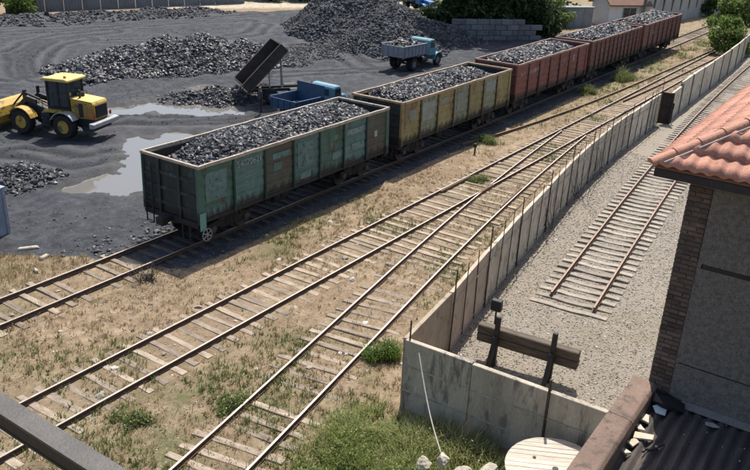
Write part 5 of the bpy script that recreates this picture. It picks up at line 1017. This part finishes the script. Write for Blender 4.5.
for side, MM, ulim in (("f", Mf, 3.0), ("l", Ml, 7.4)):
    for r_ in range(11):
        for c_ in range(int(ulim / TW)):
            u0, v0 = c_ * TW, r_ * TL - .03; h0 = v0 * cosp; h1 = (v0 + TL) * cosp
            if u0 + TW < h0: continue                          # beyond the hip
            if side == "l" and h0 > 2.6: continue
            T = Matrix.Translation((0, 0, 0)) @ MM @ Matrix.Translation((u0, v0, 0))
            if u0 < h1 + .02:
                bmm = bmesh.new(); bmm.from_mesh(tile_me); bmm.transform(T)
                nrm = Vector((1, 1, 0)) if side == "f" else Vector((-1, -1, 0))
                bmesh.ops.bisect_plane(bmm, geom=bmm.verts[:] + bmm.edges[:] + bmm.faces[:], plane_co=(0, 0, 0), plane_no=nrm, clear_outer=True)
                if len(bmm.faces) == 0: bmm.free(); continue
                bmm.transform(T.inverted()); me = bpy.data.meshes.new("tile"); bmm.to_mesh(me); bmm.free(); me.materials.append(TILE)
            else: me = tile_me
            o = link("tile", me, None, rf); o.matrix_local = T; nt_ += 1
hd_ = Vector((1, -1, TP_)).normalized(); L_ = .37; sd_ = Vector((1, 1, 0)).normalized(); ud_ = sd_.cross(hd_); ud_ = ud_ if ud_.z > 0 else -ud_
for i in range(16):
    b = MB(); V = []; n8 = 9
    for tt_, rr_ in ((0, .088), (L_ * .12, .088), (L_ * .13, .080), (L_ + .03, .074)):
        for j in range(n8): a_ = math.pi * j / (n8 - 1); V.append(hd_ * (tt_ - .04) + sd_ * (rr_ * 1.15 * math.cos(a_)) + ud_ * (rr_ * math.sin(a_) + .005))
    b.add(V, [(k2 * n8 + j, k2 * n8 + j + 1, (k2 + 1) * n8 + j + 1, (k2 + 1) * n8 + j) for k2 in range(3) for j in range(n8 - 1)] + [tuple(range(n8))]); b.build("ridge_cap", CAP, rf, smooth=True, loc=hd_ * (i * L_))
q = MB(); e0 = hd_ * .1 - sd_ * .112 + Vector((0, 0, -.004)); q.hexa([e0, e0 + hd_ * 5.5, e0 + hd_ * 5.5 - sd_ * .012, e0 - sd_ * .012, e0 + ud_ * .022, e0 + hd_ * 5.5 + ud_ * .022, e0 + hd_ * 5.5 - sd_ * .012 + ud_ * .022, e0 - sd_ * .012 + ud_ * .022]); q.build("white_flashing", WHT, rf)
# low annex with corrugated roof and rusty coping
an = empty("annex", (XB, 2.0, 0), 0, "low annex with dark corrugated roof and rusty brown coping in the lower right", "building")
q = MB(); q.box(-7.5, -.1, .05, .33, -.2, 5.55); q.build("wall", MORT, an)
COPE = M("coping_rust", (.205, .138, .105), (.135, .09, .068), 2.5, .8, .3, 26, c3=(.09, .064, .05), t3=.52, rnd=.08); CORR = M("corrugated_dark", (.105, .085, .075), (.055, .048, .046), 1.6, .8, .3, 24, c3=(.16, .13, .11), t3=.63, rnd=.08)
for x0_, x1_, dz in ((-7.6, -3.02, 0), (-3.0, -1.32, .012), (-1.30, -.06, -.005)):
    q = MB(); q.extrude([(x0_, -.02, 5.52), (x0_, -.02, 5.80 + dz), (x0_, .03, 5.85 + dz), (x0_, .35, 5.87 + dz), (x0_, .37, 5.84 + dz), (x0_, .37, 5.52)], (x1_ - x0_, 0, 0)); q.build("coping", COPE, an, bevel=.012)
zr = lambda x_: 5.60 + x_ * .045
for k_ in range(5):
    V = []; ny_ = 48; y0_ = -.03 - k_ * 1.05; ov = .0
    for xx in (-7.6, -.045):
        for j in range(ny_ + 1): y_ = y0_ - 1.09 * j / ny_; V.append((xx, y_, zr(xx) + .038 * math.cos(2 * math.pi * y_ / .175) + .006 * (k_ % 2)))
    n1_ = ny_ + 1; q = MB(); q.add(V, [(j, j + 1, n1_ + j + 1, n1_ + j) for j in range(ny_)]); q.build("roof_sheet", CORR, an, smooth=True)
q = MB(); q.hexa([(-.16, -9, zr(0) + .03), (-.05, -9, zr(0) + .03), (-.05, -.42, zr(0) + .03), (-.16, -.42, zr(0) + .03), (-.06, -9, zr(0) + .10), (-.05, -9, zr(0) + .10), (-.05, -.42, zr(0) + .10), (-.06, -.42, zr(0) + .10)]); q.build("flashing", M("flashing_grey", (.20, .185, .17), None, 3, .8), an)
# debris on the annex roof
def shard(name, lb, cat, pts, th, mat, loc, rot): q = MB(); q.extrude([(x_, y_, 0) for x_, y_ in pts], (0, 0, th)); return tag(q.build(name, mat, loc=loc, rot=rot), lb, cat)
PAPER = M("scrap_pale_blue", (.50, .56, .60), (.40, .45, .49), 6, .6); CHIP = M("plaster_chip", (.60, .52, .41), (.42, .35, .27), 6, .9)
za = lambda x_: 5.60 + (x_ - XB) * .045 + .035
shard("scrap_sheet", "pale blue five-sided scrap sheet by the roof corner", "scrap", [(-.11, -.06), (.06, -.11), (.13, .0), (.06, .11), (-.09, .08)], .012, PAPER, (10.86, 1.80, za(10.86) + .02), (.08, -.12, .4))
for (x_, y_, l_, w_, a_, lb) in ((10.08, 1.82, .16, .07, -1.1, "largest pale plaster chip beside the coping"), (9.86, 1.90, .10, .06, -.3, "pale plaster chip below the largest one"), (10.52, 1.93, .12, .06, .2, "pale plaster chip tucked under the coping"), (10.25, 1.93, .09, .05, .7, "small tan plaster chip against the coping"), (9.6, 1.93, .07, .05, 1.1, "lowest small plaster chip along the coping")):
    shard("plaster_chip", lb, "plaster", [(-l_, -w_), (l_ * .8, -w_ * .8), (l_, w_ * .7), (-l_ * .7, w_)], .03, CHIP, (x_, y_, za(x_) + .015), (.1, .05, a_))
shard("scrap_sheet", "grey-white torn scrap lying mid roof", "scrap", [(-.1, -.05), (.02, -.07), (.1, .02), (.04, .09), (-.06, .03)], .015, M("scrap_grey", (.42, .40, .37), None, 6, .85), (10.95, 1.06, za(10.95) + .02), (.1, .1, 1.1))
shard("scrap_sheet", "tiny white scrap in the roof valley", "scrap", [(-.04, -.02), (.04, -.02), (.03, .03), (-.03, .03)], .01, PAPER, (9.98, 1.58, za(9.98) + .01), (0, 0, .5))
b = MB(); v, f = ICO; v = v * (1 + rng.uniform(-.25, .25, (12, 1))) * np.array([.20, .30, .10]); b.add(v, [tuple(a_) for a_ in f]); tag(b.build("black_bag", M("black_plastic", (.018, .018, .02), None, 6, .45), loc=(11.1, 1.78, za(11.1) + .05)), "crumpled black bag in the corner of the roof", "bag")
pts = [(9.75 + .05 * i, 1.72 - .03 * i + .03 * math.sin(i * 1.3), za(9.8) + .02 + .01 * (i % 2)) for i in range(8)]; b = MB(); b.path(pts, .022, 5); tag(b.build("dark_rag", BLK), "twisted dark rag on the corrugated roof", "rag")
n = 110; xx = rng.uniform(8.2, 11.2, n); yy = rng.uniform(-.2, 1.9, n); o = scatter("roof_litter", STONE, np.stack([xx, yy, za(xx) - .01], -1), rng.uniform(.006, .028, n), OCT); tag(o, "small pale crumbs littering the corrugated roof", "litter", kind="stuff")
# ------------------------------------------------------------------ steel beam of the walkway in the lower left
sb = empty("steel_beam", (1.622, 2.0, 0), 0, "dark grey steel beam crossing the lower left corner", "beam"); BEAM = M("beam_grey", (.105, .097, .092), (.07, .066, .062), 6, .6, .25, 60, metal=.2, c3=(.15, .135, .125), t3=.6)
q = MB(); q.box(-.052, .052, -6, 8, 10.285, 10.30); q.build("top_flange", BEAM, sb); q = MB(); q.box(-.049, -.038, -6, 8, 10.215, 10.284); q.build("web", BLK, sb); q = MB(); q.box(-.052, .052, -6, 8, 10.20, 10.2145); q.build("bottom_flange", BLK, sb)  # web and lower flange coloured black as the beam's shaded side
